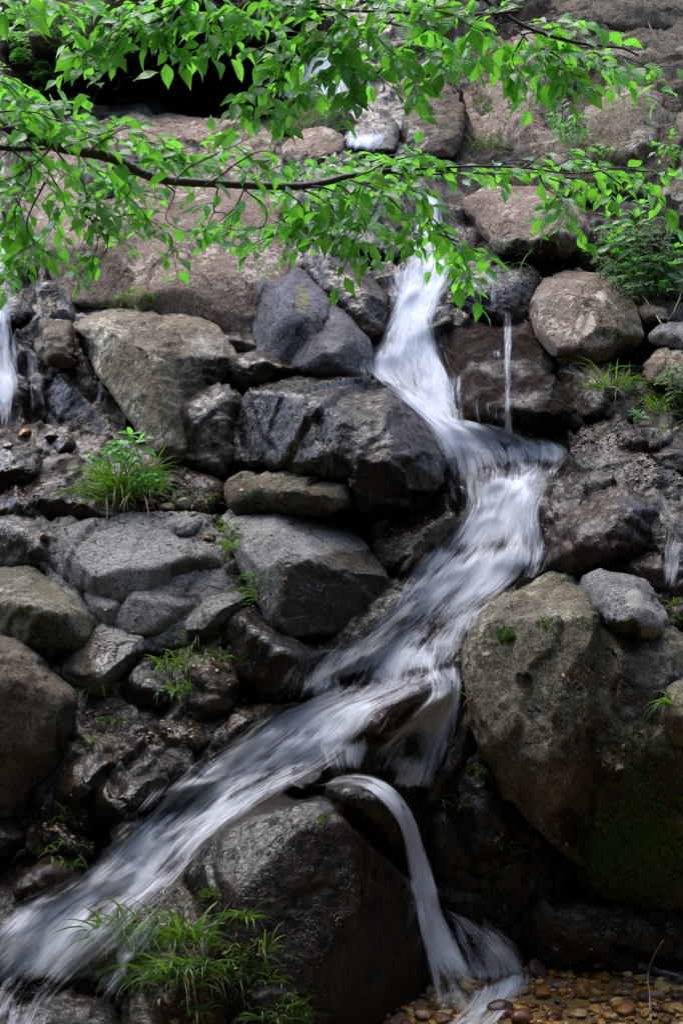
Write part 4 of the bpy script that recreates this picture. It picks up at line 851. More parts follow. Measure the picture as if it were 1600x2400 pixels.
stream('waterfall_water', [(700,1800,712,1815,.25),(745,1788,755,1810,.45),(790,1776,793,1802,.6),(850,1780,843,1815,.8),(905,1808,878,1848,.95),(948,1868,914,1894,.95),(978,1950,930,1962,.85),(1000,2020,942,2040,.8),(1018,2100,955,2110,.7),(1058,2180,972,2190,.55),(1100,2260,985,2265,.45),(1140,2330,1000,2340,.5)], seed=5, sl=5, sw=4, lift=.05, hold=.6, step=7)
stream('waterfall_water', [(960,2130,1000,2130,.4),(975,2200,1060,2190,.4),(985,2270,1110,2250,.35),(1000,2340,1160,2300,.35)], seed=26, layers=2, step=7)
stream('waterfall_water', [(1000,2085,1030,2080,.5),(1030,2120,1085,2105,.5),(1040,2170,1145,2130,.42),(1060,2220,1190,2175,.38),(1075,2260,1215,2225,.38),(1080,2310,1230,2265,.4)], seed=6, layers=2, step=7)
stream('waterfall_water', [(1142,705,1160,700,.1),(1148,725,1172,718,.3),(1154,760,1175,760,.72),(1156,850,1175,850,.6),(1157,940,1176,940,.55),(1155,1010,1180,1010,.55)], seed=7, layers=2, lift=.04, hold=.5, step=5)
stream('waterfall_water', [(1070,750,1150,745,.25),(1075,820,1155,820,.3),(1080,900,1160,900,.2),(1090,980,1160,980,.15)], seed=12, layers=1)
stream('waterfall_water', [(1015,860,1060,850,.4),(1020,920,1060,920,.35),(1030,975,1070,975,.3)], seed=13, layers=2)
stream('waterfall_water', [(1120,635,1140,630,.5),(1122,670,1140,668,.45),(1125,710,1140,710,.3)], seed=14, layers=2, step=5)
stream('waterfall_water', [(700,110,790,105,.7),(685,150,800,150,.7),(650,185,810,200,.65),(630,225,800,235,.6)], seed=15, layers=2)
stream('waterfall_water', [(860,130,900,130,.15),(840,200,905,200,.15),(835,260,870,260,.3)], seed=16, layers=1)
stream('waterfall_water', [(880,285,915,300,.3),(800,290,900,310,.45),(790,320,890,325,.8),(785,345,870,350,.5)], seed=17, layers=2)
stream('waterfall_water', [(-60,560,26,555,.6),(-60,640,36,640,.55),(-60,720,26,715,.6),(-60,800,38,800,.6),(-60,880,46,880,.7),(-60,940,36,940,.5),(-60,1010,30,1010,.45)], seed=18, layers=2, hold=.4)
stream('waterfall_water', [(60,760,75,755,.35),(62,850,95,850,.25),(70,930,110,930,.2),(75,990,115,990,.15)], seed=20, layers=1)
stream('stream_water', [(1490,1110,1520,1115,.2),(1495,1160,1540,1160,.45),(1515,1210,1575,1210,.2),(1520,1280,1570,1280,.35),(1520,1350,1550,1350,.4)], seed=21, layers=2)
stream('stream_water', [(1280,1030,1420,1020,.15),(1290,1060,1460,1060,.12),(1380,1100,1500,1095,.1)], seed=22, layers=1)
stream('stream_water', [(1075,2270,1215,2215,.85),(1060,2310,1225,2245,.95),(1030,2345,1200,2290,.9),(980,2385,1150,2345,.85),(900,2440,1080,2400,.8)], seed=23, layers=2)
# ------------------------------------------------------------------ foliage
def leaf_mat(name, ca, cb, trans=.45, rough=.38, tcol=(.20, .42, .02)):
    g = G(name); p = g.pos()
    t = g.attr('tone')
    c = g.mix(g.ramp(t, 0, .93), ca, cb)
    c = g.mix(g.ramp(t, .955, .97), c, (.16, .20, .02))
    c = g.mix(g.ramp(g.noise(p, 60, 3), .35, .7, 0, .25), c, tuple(x * .6 for x in ca))
    uv = N(g.nt, 'ShaderNodeUVMap', uv_map='blade').outputs[0]
    sx = N(g.nt, 'ShaderNodeSeparateXYZ'); g.put(sx.inputs[0], uv)
    ax = g.math('ABSOLUTE', sx.outputs[0])
    rib = g.ramp(ax, .0, .10, 1, 0)
    side = g.math('SINE', g.math('MULTIPLY', g.math('SUBTRACT', sx.outputs[1], g.math('MULTIPLY', ax, .22)), 42))
    c = g.mix(g.math('MULTIPLY', rib, .35), c, tuple(min(1, x * 2.2) for x in cb))
    bmp = g.bump(g.math('ADD', g.math('MULTIPLY', side, .5), rib), .35, .002)
    pr = g.principled(**{'Base Color': c, 'Roughness': rough, 'Normal': bmp, 'Specular IOR Level': .55})
    tr = N(g.nt, 'ShaderNodeBsdfTranslucent'); g.put(tr.inputs[0], g.mix(t, tcol, tuple(min(1, x * 1.25) for x in tcol))); g.put(tr.inputs['Normal'], bmp)
    mx = N(g.nt, 'ShaderNodeMixShader'); mx.inputs[0].default_value = trans
    g.nt.links.new(pr.outputs[0], mx.inputs[1]); g.nt.links.new(tr.outputs[0], mx.inputs[2])
    return g.finish(mx.outputs[0])
M['leaf'] = leaf_mat('green_leaf', (.018, .105, .022), (.06, .26, .03), .42, .30, (.19, .60, .035))
M['grass'] = leaf_mat('grass_blade', (.022, .066, .006), (.07, .17, .012), .38, .38, (.13, .28, .015))
M['darkleaf'] = leaf_mat('dark_leaf', (.02, .06, .012), (.04, .13, .015), .35, .45, (.10, .24, .02))
def simple_mat(name, c1, c2, rough=.7, scale=40):
    g = G(name); p = g.pos(); n = g.noise(p, scale, 5, .65)
    pr = g.principled(**{'Base Color': g.mix(g.ramp(n, .35, .65), c1, c2), 'Roughness': rough, 'Normal': g.bump(n, .6, .004)})
    return g.finish(pr.outputs[0])
M['bark'] = simple_mat('branch_bark', (.010, .007, .006), (.026, .018, .014), .6, 90)
M['straw'] = simple_mat('dead_straw', (.22, .14, .07), (.36, .26, .15), .7)
M['deadleaf'] = simple_mat('dead_leaf', (.13, .07, .035), (.23, .14, .085), .6)
M['paletwig'] = simple_mat('pale_twig', (.30, .22, .15), (.42, .34, .26), .7)
M['log'] = simple_mat('wet_log', (.012, .011, .012), (.05, .045, .05), .3)
M['soil'] = simple_mat('soil', (.035, .018, .010), (.09, .05, .03), .8, 30)

class Sheets:
    """collects leaves or blades into one mesh"""
    def __init__(s): s.v, s.f, s.uv, s.t, s.k = [], [], [], [], 0
    def add(s, P, UV, tone):
        ny, nx = P.shape[:2]; idx = np.arange(nx * ny).reshape(ny, nx) + s.k
        s.f.append(np.stack([idx[:-1, :-1], idx[:-1, 1:], idx[1:, 1:], idx[1:, :-1]], -1).reshape(-1, 4))
        s.v.append(P.reshape(-1, 3)); s.uv.append(UV.reshape(-1, 2)); s.t.append(np.full(nx * ny, tone)); s.k += nx * ny
    def mesh(s, name, mat, org=(0, 0, 0)):
        me = mesh_from(name, np.concatenate(s.v) - np.array(org), np.concatenate(s.f), [mat]); set_attr(me, 'tone', np.concatenate(s.t))
        ul = me.uv_layers.new(name='blade'); UV = np.concatenate(s.uv); li = np.empty(len(me.loops), np.int32); me.loops.foreach_get('vertex_index', li)
        ul.data.foreach_set('uv', UV[li].astype(np.float32).ravel()); return me
def unit(a):
    a = np.asarray(a, float); return a / (np.linalg.norm(a) + 1e-9)
LT = np.linspace(0, 1, 8)
LW = np.array([0.02, .55, .9, 1.0, .88, .6, .24, .0])
def leaf(sh, base, d, n, L, W, rng, tone=None):
    d = unit(d); n = np.asarray(n, float); n = unit(n - d * (n @ d)); s = np.cross(d, n)
    curl = rng.uniform(.05, .55); fold = rng.uniform(.1, .6); tw = rng.uniform(-.35, .35)
    pts = np.empty((8, 5, 3)); uv = np.empty((8, 5, 2))
    for i in range(8):
        t = LT[i]; ang = curl * t * t * 1.5
        c = base + d * (L * (t - .12 * t * t * curl)) - n * (L * ang * .45 * t)
        a = tw * t
        for j, q in enumerate((-1, -.5, 0, .5, 1)):
            w = q * W * .5 * LW[i]
            wave = .05 * W * math.sin(t * 9 + q * 2 + curl * 20) * abs(q)
            pts[i, j] = c + (s * math.cos(a) + n * math.sin(a)) * w + n * (abs(w) * fold + wave)
            uv[i, j] = (q, t)
    sh.add(pts, uv, rng.random() if tone is None else tone)
def tube(pts, r0, r1, name, mat, n=7, parent=None, org=(0, 0, 0), wob=.0, seed=0):
    P = np.asarray(pts, float); m = len(P); v = []; prev = np.array([.3, .2, .9])
    T = np.gradient(P, axis=0)
    for i in range(m):
        t = unit(T[i]); a = unit(np.cross(t, prev)); b = np.cross(t, a); prev = b if abs(t @ b) < .9 else prev
        prev = np.array([.3, .2, .9]) if abs(t @ unit([.3, .2, .9])) < .97 else np.array([1, 0, 0])
        a = unit(np.cross(t, prev)); b = np.cross(t, a)
        r = (r0 + (r1 - r0) * i / (m - 1)) * (1 + wob * math.sin(i * 1.7 + seed) + wob * .6 * math.sin(i * .61 + seed))
        for k in range(n):
            an = 2 * math.pi * k / n; v.append(P[i] + (a * math.cos(an) + b * math.sin(an)) * r)
    v.append(P[0]); v.append(P[-1]); f = []
    for i in range(m - 1):
        for k in range(n): f.append((i * n + k, i * n + (k + 1) % n, (i + 1) * n + (k + 1) % n, (i + 1) * n + k))
    for k in range(n): f.append((m * n, (k + 1) % n, k, k)[:3]); f.append((m * n + 1, (m - 1) * n + k, (m - 1) * n + (k + 1) % n))
    return np.array(v), f
class Tubes:
    def __init__(s): s.v, s.f, s.k = [], [], 0
    def add(s, pts, r0, r1, n=5, wob=0, seed=0):
        v, f = tube(pts, r0, r1, '', None, n, wob=wob, seed=seed); s.v.append(v); s.f += [tuple(i + s.k for i in q) for q in f]; s.k += len(v)
    def mesh(s, name, mat, org=(0, 0, 0)): return mesh_from(name, np.concatenate(s.v) - np.array(org), s.f, [mat])

def empty(name, loc, label=None, cat=None, group=None):
    o = bpy.data.objects.new(name, None); col.objects.link(o); o.location = loc; o.empty_display_size = .05
    if label: o['label'] = label
    if cat: o['category'] = cat
    if group: o['group'] = group
    return o
def part(name, me, root):
    o = bpy.data.objects.new(name, me); col.objects.link(o); o.parent = root; return o

VIEW = np.array([0, 1.0, 0])
def spray(sh, tb, pts, rng, dens=1.0, Ls=.058, droop=1.0, r0=.0028):
    """a leafy shoot along (px, py, d) points with short side shoots"""
    Q = catmull(np.array([at(*p) for p in pts]), 14 * (len(pts) - 1))
    Q = Q + .006 * np.stack([vnoise(Q * 20, 1), vnoise(Q * 20, 2), vnoise(Q * 20, 3)], -1)
    tb.add(Q, r0, .0009, 5)
    seg = np.r_[0, np.cumsum(np.linalg.norm(np.diff(Q, axis=0), axis=1))]
    s = .015; k = 0
    down = np.array([0, 0, -1.0])
    while s < seg[-1]:
        i = min(len(Q) - 2, int(np.searchsorted(seg, s))); p = Q[i]; t = unit(Q[i + 1] - Q[i])
        sd = unit(np.cross(t, [0, 0, 1]) + np.array([rng.uniform(-.5, .5), rng.uniform(-.5, .5), rng.uniform(-.5, .5)])) * (1 if k % 2 else -1)
        def one(p, t, sd, sc=1.0):
            d = unit(t * rng.uniform(.3, .9) + sd * rng.uniform(.4, 1) + down * rng.uniform(-.15, .65) * droop + np.array([rng.gauss(0, .2), rng.gauss(0, .2), 0]))
            n = np.array([rng.gauss(0, .45), rng.gauss(-.25, .45), 1.0]) + d * 0
            L = Ls * rng.uniform(.6, 1.2) * sc; b = p + d * .010
            tb.add([p, p + d * .006, b + d * .002], .0008, .0006, 3)
            leaf(sh, b, d, n, L, L * rng.uniform(.44, .62), rng)
        one(p, t, sd)
        if rng.random() < .62 * dens:
            # side shoot with a few leaves
            l2 = rng.uniform(.04, .12); m = int(l2 / .022) + 1
            dd = unit(t * .6 + sd * .8 + down * rng.uniform(-.1, .5)); q = [p + dd * l2 * x - np.array([0, 0, 1]) * .25 * l2 * x * x for x in np.linspace(0, 1, 6)]
            tb.add(q, .0012, .0006, 4)
            for j in range(m):
                x = (j + 1) / m; pp = p + dd * l2 * x - np.array([0, 0, 1]) * .25 * l2 * x * x
                one(pp, dd, unit(np.cross(dd, [rng.uniform(-.4, .4), rng.uniform(-.4, .4), 1])) * (1 if j % 2 else -1), .92)
        s += rng.uniform(.016, .034) / dens; k += 1
    one(Q[-1], unit(Q[-1] - Q[-2]), np.zeros(3))

def branch(name, label, mains, sprays, seed, dens=1.0, Ls=.058):
    rng = random.Random(seed)
    org = at(*mains[0][0][0])
    root = empty(name, org, label, 'tree branch')
    w = Tubes()
    for pts, r0, r1 in mains:
        Q = catmull(np.array([at(*p) for p in pts]), 16 * (len(pts) - 1)); w.add(Q - np.array([0, .06, 0]), r0, r1, 9, .05, seed)
    part('wood', w.mesh('wood', M['bark'], org), root)
    sh, tb = Sheets(), Tubes()
    for sp in sprays:
        dn = dens
        if isinstance(sp[-1], (int, float)): dn = sp[-1] * dens; sp = sp[:-1]
        spray(sh, tb, sp, rng, dn, Ls)
    part('twigs', tb.mesh('twigs', M['bark'], org), root)
    lf = part('leaves', sh.mesh('leaves', M['leaf'], org), root)
    return len(sh.v)

def dz(pts, d0, slope=0.0, j=0.0, rng=random.Random(1)):
    o = []; d = d0
    for q in pts:
        o.append((q[0], q[1], d)); d += rng.uniform(-.06, .06) + slope
    return o
rs = random.Random(77)
def S(*pts, d=None):
    d = d if d is not None else rs.uniform(3.75, 4.25)
    o = [(q[0], q[1], d + rs.uniform(-.04, .04)) for q in pts if isinstance(q, tuple)]
    return o + [q for q in pts if not isinstance(q, tuple)]
nA = branch('tree_branch', 'long dark branch sweeping from the left edge across the middle, thick with green leaves',
  [([(-80,262,4.0),(0,285,4.0),(70,318,4.0),(150,345,4.0),(240,362,4.0),(290,380,4.0),(340,406,4.0),(400,421,4.0),(500,427,4.0),(600,432,4.0),(690,433,4.0),(750,424,4.0),(810,408,4.0),(900,398,4.0)], .017, .007),
   ([(810,408,4.0),(900,400,4.0),(1000,392,4.0),(1100,388,4.0),(1200,392,4.0),(1300,404,4.0),(1400,396,4.0),(1500,402,4.0)], .004, .0015),
   ([(880,402,4.0),(950,408,4.0),(1050,404,4.0),(1150,405,4.02),(1230,402,4.05)], .003, .0012),
   ([(-80,340,4.0),(0,345,4.0),(60,350,4.0),(140,346,4.0)], .009, .004)],
  [S((-60,130),(20,190),(80,230)), S((-60,170),(10,190),(60,230),(110,240)), S((-40,215),(60,240),(130,235),(190,225)), S((-40,260),(60,255),(130,270),(190,280)), S((-20,300),(60,290),(150,300),(230,310)),
   S((20,330),(70,400),(40,470),(20,520)), S((-40,380),(20,430),(50,500),(30,570)), S((-60,450),(-10,520),(30,580),(60,610)), S((60,330),(120,400),(150,470),(120,520)),
   S((130,345),(190,420),(210,500),(225,560),(205,610)), S((180,350),(230,400),(290,440),(330,490)), S((170,430),(240,490),(330,500),(390,550),(385,590),.7), S((100,420),(60,520),(100,580),.8),
   S((150,470),(100,540),(20,600),.7), S((200,500),(250,540),(230,600),.8),
   S((200,355),(280,300),(350,310)), S((240,362),(330,330),(400,345),(470,330)), S((290,380),(370,370),(450,370),(530,345)), S((150,340),(230,310),(300,290)),
   S((400,420),(440,380),(510,350),(560,320)), S((470,425),(540,380),(600,350),(650,355)), S((560,430),(620,390),(690,370),(740,360)), S((650,432),(710,390),(790,370),(850,350)),
   S((750,424),(830,380),(900,360),(950,340)), S((820,405),(890,375),(960,350),(1000,355)), S((340,406),(400,440),(380,500),(420,530),.5), S((240,365),(300,430),(260,470),.9),
   S((500,428),(490,480),(530,500),(560,550)), S((560,430),(610,480),(590,530),(470,520),.8), S((600,432),(660,470),(650,530),(580,560)), S((640,433),(700,480),(700,540)), S((690,433),(760,470),(760,530)),
   S((720,430),(790,450),(830,500),(810,550)), S((760,420),(830,460),(880,510),(900,570)), S((560,440),(530,490),(450,540),.7), S((740,430),(650,500),(560,530)),
   S((800,410),(870,440),(930,500),(960,560)), S((860,405),(930,440),(980,500),(1010,540),(1060,600),(1085,640)), S((900,402),(960,440),(990,500),(940,560)), S((960,470),(1010,520),(1060,570),(1100,600)), S((1000,540),(1060,560),(1110,590)), S((1040,600),(1070,630),(1050,655)),
   S((820,430),(760,500),(700,520)), S((880,440),(850,500),(790,540)),
   S((950,395),(1020,375),(1080,380),.7), S((1000,392),(1080,400),(1150,390),.6), S((1100,388),(1160,370),(1220,375),.8), S((1180,392),(1240,360),(1300,350)), S((1200,392),(1270,375),(1340,370),(1400,395)), S((1230,395),(1290,420),(1270,460)), S((1240,398),(1250,430),(1290,455)),
   S((1300,404),(1350,420),(1330,440),.6), S((1340,400),(1410,385),(1480,390),(1540,410)), S((1380,396),(1430,430),(1410,450),.8), S((1440,400),(1500,430),(1530,470)), S((1500,402),(1560,395),(1620,410)), S((900,398),(860,380),(790,400),.9), S((330,400),(260,400),(200,380),.9), S((60,310),(0,360),(-40,400)), S((120,335),(80,380),(0,420)), S((-60,150),(0,170),(60,200),(100,235)), S((-30,190),(40,215),(100,250)), S((60,300),(120,280),(190,290)), S((300,390),(360,350),(430,350)), S((640,432),(730,450),(800,480)), S((820,415),(900,430),(970,440))], 11, .86, .057)
nB = branch('tree_branch', 'thin branch slanting from the top centre to the right edge above the tan rocks',
  [([(1040,-70,3.7),(1100,3,3.7),(1150,44,3.7),(1215,80,3.7),(1300,106,3.7),(1370,117,3.7),(1420,122,3.7),(1455,140,3.7)], .0065, .0022)],
  [S((1180,60),(1230,50),(1290,45),(1340,48),d=3.7), S((1200,75),(1260,70),(1310,60),d=3.65), S((1420,122),(1450,138),(1500,150),(1580,150),.6,) , S((1250,95),(1260,140),(1310,165),d=3.7), S((1290,106),(1340,130),(1390,150),d=3.7), S((1330,112),(1380,105),(1430,100),.7), S((1200,80),(1180,130),(1200,180),d=3.75),
   S((1150,44),(1130,90),(1150,140),d=3.7), S((1180,65),(1230,120),(1250,180),d=3.8), S((1120,20),(1080,70),(1100,120),d=3.7), S((1100,90),(1040,100),(1000,140),d=3.8), S((1130,110),(1170,150),(1190,190),d=3.75), S((1090,90),(1050,130),(1020,150),d=3.8), S((1240,110),(1300,150),(1290,180),d=3.7), S((1360,118),(1390,135),(1410,150),.8)], 12, .85, .062)
nC = branch('tree_branch', 'leafy overhanging branch along the top edge hiding the upper waterfall',
  [([(1180,40,3.6),(1080,46,3.6),(1000,45,3.6),(900,41,3.6),(784,36,3.6),(690,30,3.6),(600,15,3.6),(500,-20,3.6)], .0045, .003), ([(500,-60,3.6),(430,20,3.6),(380,70,3.6)], .003, .001)],
  [S((700,30),(700,100),(650,170),(620,230),(600,260),d=3.6), S((740,38),(700,80),(650,90),(600,110),d=3.6), S((760,38),(790,100),(810,150),(800,210),d=3.6), S((850,40),(880,100),(930,150),(960,210),d=3.6), S((900,42),(850,90),(790,130),(720,180),d=3.6), S((800,130),(740,180),(690,200),d=3.65),
   S((640,20),(590,60),(560,110),d=3.7), S((590,15),(540,60),(450,110),d=3.7), S((560,0),(470,40),(380,60),(300,80),d=3.7), S((500,-20),(400,10),(300,40),(200,80),(160,95),d=3.7), S((480,-30),(350,0),(250,10),d=3.7), S((430,20),(380,80),(430,130),d=3.7), S((400,30),(320,60),(250,100),(180,110),d=3.7), S((400,60),(360,90),(290,120),d=3.75),
   S((520,-10),(500,60),(470,120),d=3.7), S((1000,45),(960,80),(900,90),d=3.6), S((1050,46),(1000,20),(930,10),d=3.6), S((980,44),(1000,90),(960,120),d=3.65), S((700,0),(620,-10),(540,10),d=3.5), S((900,10),(820,0),(740,-10),d=3.5), S((1100,0),(1000,-10),(920,0),d=3.5), S((800,40),(740,10),(680,0),d=3.5), S((860,60),(800,70),(740,90),d=3.6),
   S((1080,46),(1120,30),(1180,10),d=3.55), S((950,0),(1020,30),(1080,60),d=3.5), S((620,190),(580,220),(560,250),d=3.6), S((880,150),(850,180),(810,200),d=3.6), S((600,50),(640,90),(620,140),d=3.65), S((930,60),(870,50),(810,60),d=3.5), S((450,-20),(500,10),(560,30),d=3.6), S((-40,-20),(30,5),(90,0),d=3.6,), S((60,-20),(130,0),(190,-10),d=3.6), S((0,-15),(20,20),d=3.6)], 13, .95, .062)
print('leaves', nA, nB, nC)
# ------------------------------------------------------------------ grass tufts, herbs and litter
def blade(sh, p, d0, L, w, bend, rng, tone, grav=1.0):
    n = 8; P = np.empty((n, 3, 3)); uv = np.empty((n, 3, 2)); d = unit(d0); q = np.array(p, float)
    side = unit(np.cross(d, [rng.uniform(-.3, .3), -1, rng.uniform(-.1, .6)]))
    for i in range(n):
        t = i / (n - 1); ww = w * .5 * (min(1, .5 + 3 * t)) * (1 - t ** 2.4)
        nn = np.cross(side, d)
        for j, s in enumerate((-1, 0, 1)): P[i, j] = q + side * s * ww - nn * (abs(s) - 1) * ww * .35; uv[i, j] = (s, t)
        q = q + d * L / (n - 1); d = unit(d + np.array([0, 0, -1]) * bend * grav / (n - 1) * (1 + t))
    sh.add(P, uv, tone)
def tuft(x, y, label, n=45, L=.14, w=.0055, spread=.8, bend=1.4, base=.03, dead=.08, seed=0, lean=(0, -.35), mat='grass', cat='grass tuft', group='grass tufts growing on the rocks', sx=1.0):
    rng = random.Random(seed * 13 + 5)
    _, nr, p0 = cast(x, y)
    root = empty('grass_tuft', p0, label, cat, group)
    g, dd = Sheets(), Sheets()
    for i in range(n):
        ox = rng.gauss(0, base * sx); oz = rng.gauss(0, base * .5)
        c, nn, p = cast(x + ox * FPX / 5.5, y - oz * FPX / 5.5)
        p = np.array(p) - np.array(nr) * .005
        d = np.array([rng.gauss(0, spread) + lean[0] + ox * 6, rng.gauss(0, spread * .5) + lean[1], rng.uniform(.35, 1.1)])
        l = L * rng.uniform(.5, 1.15)
        if rng.random() < dead: blade(dd, p, d * [1, 1, .3], l * .9, w * .8, bend * 2.2, rng, rng.random())
        else: blade(g, p, d, l, w * rng.uniform(.7, 1.2), bend * rng.uniform(.5, 1.5), rng, rng.random())
    part('blades', g.mesh('blades', M[mat], p0), root)
    if dd.v: part('dead_blades', dd.mesh('dead_blades', M['straw'], p0), root)
TUFTS = [
 (285,1130,'biggest bright grass clump with long arching blades left of centre', dict(n=170, L=.25, w=.007, spread=.8, bend=1.1, base=.05, dead=.10)),
 (305,695,'short fine grass cushion on the huge pinkish slab', dict(n=150, L=.085, w=.003, spread=.8, bend=1.2, base=.035, sx=1.4)),
 (455,1480,'upper tuft of the ragged grass patch right of the tilted slab', dict(n=70, L=.11, base=.04, bend=1.8)),
 (400,1530,'middle left tuft of the ragged grass patch below the grey shelf', dict(n=60, L=.12, base=.035, bend=1.8, lean=(-.2,-.4))),
 (500,1500,'right tuft of the ragged grass patch hanging over bare soil', dict(n=45, L=.10, base=.03, bend=2.0, dead=.25)),
 (410,1590,'lowest tuft hanging down the ragged grass patch', dict(n=50, L=.09, base=.03, bend=2.2)),
 (585,1370,'narrow grass tuft growing in the joint beside the angular grey block', dict(n=60, L=.09, base=.03, bend=1.5, sx=.6)),
 (575,1330,'small leafy tuft at the left foot of the angular grey block', dict(n=40, L=.08, base=.02, bend=1.5)),
 (530,1260,'thin grass strip running up the left corner of the angular grey block', dict(n=45, L=.08, base=.022, bend=1.6)),
 (512,1215,'little grass tuft at the top corner of the angular grey block', dict(n=40, L=.08, base=.018, bend=1.6)),
 (820,1205,'tiny bright sprout right on top of the angular grey block', dict(n=9, L=.11, w=.009, base=.006, bend=1.0, dead=0, spread=1.1)),
 (470,1150,'sparse short grass left of the low mossy slab', dict(n=22, L=.08, base=.035, bend=1.5)),
 (730,1105,'tiny sprig on top of the low mossy slab', dict(n=12, L=.04, base=.015, bend=1.4)),
 (250,2150,'upper left tuft of the big grass bank at the bottom left', dict(n=55, L=.15, w=.007, base=.035, bend=1.5)),
 (345,2160,'upper middle tuft of the big grass bank at the bottom left', dict(n=70, L=.16, w=.007, base=.04, bend=1.4)),
 (430,2160,'upper right tuft of the big grass bank at the bottom left', dict(n=75, L=.17, w=.007, base=.04, bend=1.4)),
 (300,2230,'left tuft of the big grass bank among brown dead leaves', dict(n=60, L=.14, w=.007, base=.04, bend=1.8, dead=.2)),
 (400,2240,'central tuft of the big grass bank with long drooping blades', dict(n=80, L=.17, w=.0075, base=.045, bend=1.8, dead=.12)),
 (480,2240,'right tuft of the big grass bank drooping over the dark boulder', dict(n=65, L=.16, w=.007, base=.035, bend=1.9)),
 (215,2225,'small outlying tuft left of the big grass bank', dict(n=40, L=.10, w=.007, base=.02, bend=1.9, lean=(-.5,-.4))),
 (440,2330,'lowest tuft under the big grass bank at the bottom edge', dict(n=35, L=.09, w=.008, base=.02, bend=1.6)),
 (560,2110,'thin drooping sprig on the green corner of the dark boulder', dict(n=24, L=.12, w=.006, base=.02, bend=1.8)),
 (605,2190,'sprig hanging on the left face of the dark boulder', dict(n=24, L=.11, w=.006, base=.022, bend=2.0)),
 (620,2250,'second sprig hanging lower on the left face of the dark boulder', dict(n=20, L=.10, w=.006, base=.02, bend=2.0)),
 (680,2325,'bright green sprig near the bottom edge of the dark boulder', dict(n=45, L=.07, w=.006, base=.04, bend=1.8)),
 (600,2345,'low sprig at the bottom edge left of the dark boulder sprigs', dict(n=30, L=.09, w=.006, base=.03, bend=1.8)),
 (100,2205,'lone small tuft in the stream at the left edge', dict(n=18, L=.11, w=.006, base=.01, bend=1.0)),
 (80,2240,'tiny tuft in the wash below the lone tuft', dict(n=14, L=.05, base=.012, bend=1.2)),
 (120,1960,'tuft on the rusty rock at the lower left', dict(n=30, L=.11, base=.03, bend=2.0, sx=1.3)),
 (165,1985,'small drooping tuft right of the rusty rock tuft', dict(n=16, L=.08, base=.015, bend=2.2)),
 (160,1885,'bright tuft between glossy boulders at the lower left', dict(n=20, L=.09, base=.014, bend=1.3)),
 (70,1885,'small tuft under the large left edge boulder', dict(n=18, L=.06, base=.02, bend=1.8)),
 (230,1590,'thin tuft by the end of the tilted slab', dict(n=30, L=.11, base=.03, bend=2.0)),
 (200,1710,'little tuft above the glossy rocks at the left', dict(n=26, L=.06, base=.025, bend=1.6)),
 (265,1660,'sparse tuft in the dark crack between the left rocks', dict(n=20, L=.07, base=.02, bend=1.6)),
 (50,600,'dark tuft hanging beside the left fall with brown roots', dict(n=80, L=.17, base=.04, bend=2.0, dead=.25, mat='darkleaf')),
 (1395,890,'dark grass tuft under the lichen blotched boulder', dict(n=45, L=.18, w=.006, base=.025, bend=1.0, mat='grass')),
 (1440,880,'small side tuft right of the dark grass tuft', dict(n=14, L=.10, w=.006, base=.012, bend=1.2, lean=(.6,-.3))),
 (1540,930,'thick dark grass clump on the right bank', dict(n=130, L=.13, w=.005, base=.06, bend=1.8, mat='grass')),
 (1270,590,'dark grass fringe along the foot of the oval boulder', dict(n=80, L=.13, w=.005, base=.06, bend=1.4, mat='darkleaf', sx=1.8)),
 (1360,600,'grass fringe right of the oval boulder', dict(n=50, L=.12, w=.005, base=.05, bend=1.4, mat='darkleaf', sx=1.4)),
 (1120,340,'dark grass tuft hanging in the gully above the branch', dict(n=70, L=.16, w=.005, base=.035, bend=2.2, mat='darkleaf')),
 (690,260,'bright grass clump on the rock under the upper waterfall', dict(n=110, L=.14, w=.005, base=.06, bend=1.0, sx=1.2)),
 (755,240,'small grass clump right of the one under the upper waterfall', dict(n=40, L=.10, w=.005, base=.03, bend=1.0)),
 (1110,1770,'drooping bright sprig left of the massive mossy boulder', dict(n=14, L=.10, w=.007, base=.012, bend=2.6)),
 (1030,1850,'drooping sprig beside the top of the jet', dict(n=28, L=.08, w=.006, base=.03, bend=2.4)),
 (1000,1880,'small dark sprig touching the jet', dict(n=20, L=.06, w=.005, base=.02, bend=2.4)),
 (1150,2010,'lone bright sprig on the dark rock right of the jet', dict(n=16, L=.06, w=.006, base=.012, bend=1.6)),
 (1120,2040,'small leafy sprig below the lone bright one', dict(n=18, L=.05, w=.006, base=.02, bend=2)),
 (1175,1960,'tiny sprig under the massive boulder edge', dict(n=14, L=.05, w=.005, base=.02, bend=2)),
 (1075,1600,'two blade sprig at the left corner of the massive mossy boulder', dict(n=6, L=.10, w=.008, base=.006, bend=.8, dead=.2)),
 (1535,1620,'pale drooping grass sprig on the right edge rock', dict(n=16, L=.13, w=.007, base=.008, bend=2.0)),
 (1500,1765,'star shaped sprig on the mossy face of the massive boulder', dict(n=14, L=.045, w=.006, base=.008, bend=1.2)),
 (1560,2075,'sprig at the right edge below the moss', dict(n=22, L=.08, w=.008, base=.02, bend=2.0)),
 (1555,1430,'sprig at the right edge beside the small trickle', dict(n=16, L=.09, w=.007, base=.015, bend=1.4)),
 (1545,1390,'thin blades at the right edge above the trickle sprig', dict(n=9, L=.13, w=.005, base=.01, bend=1.6)),
]
for i, (x, y, lab, kw) in enumerate(TUFTS): tuft(x, y, lab, seed=i, **kw)

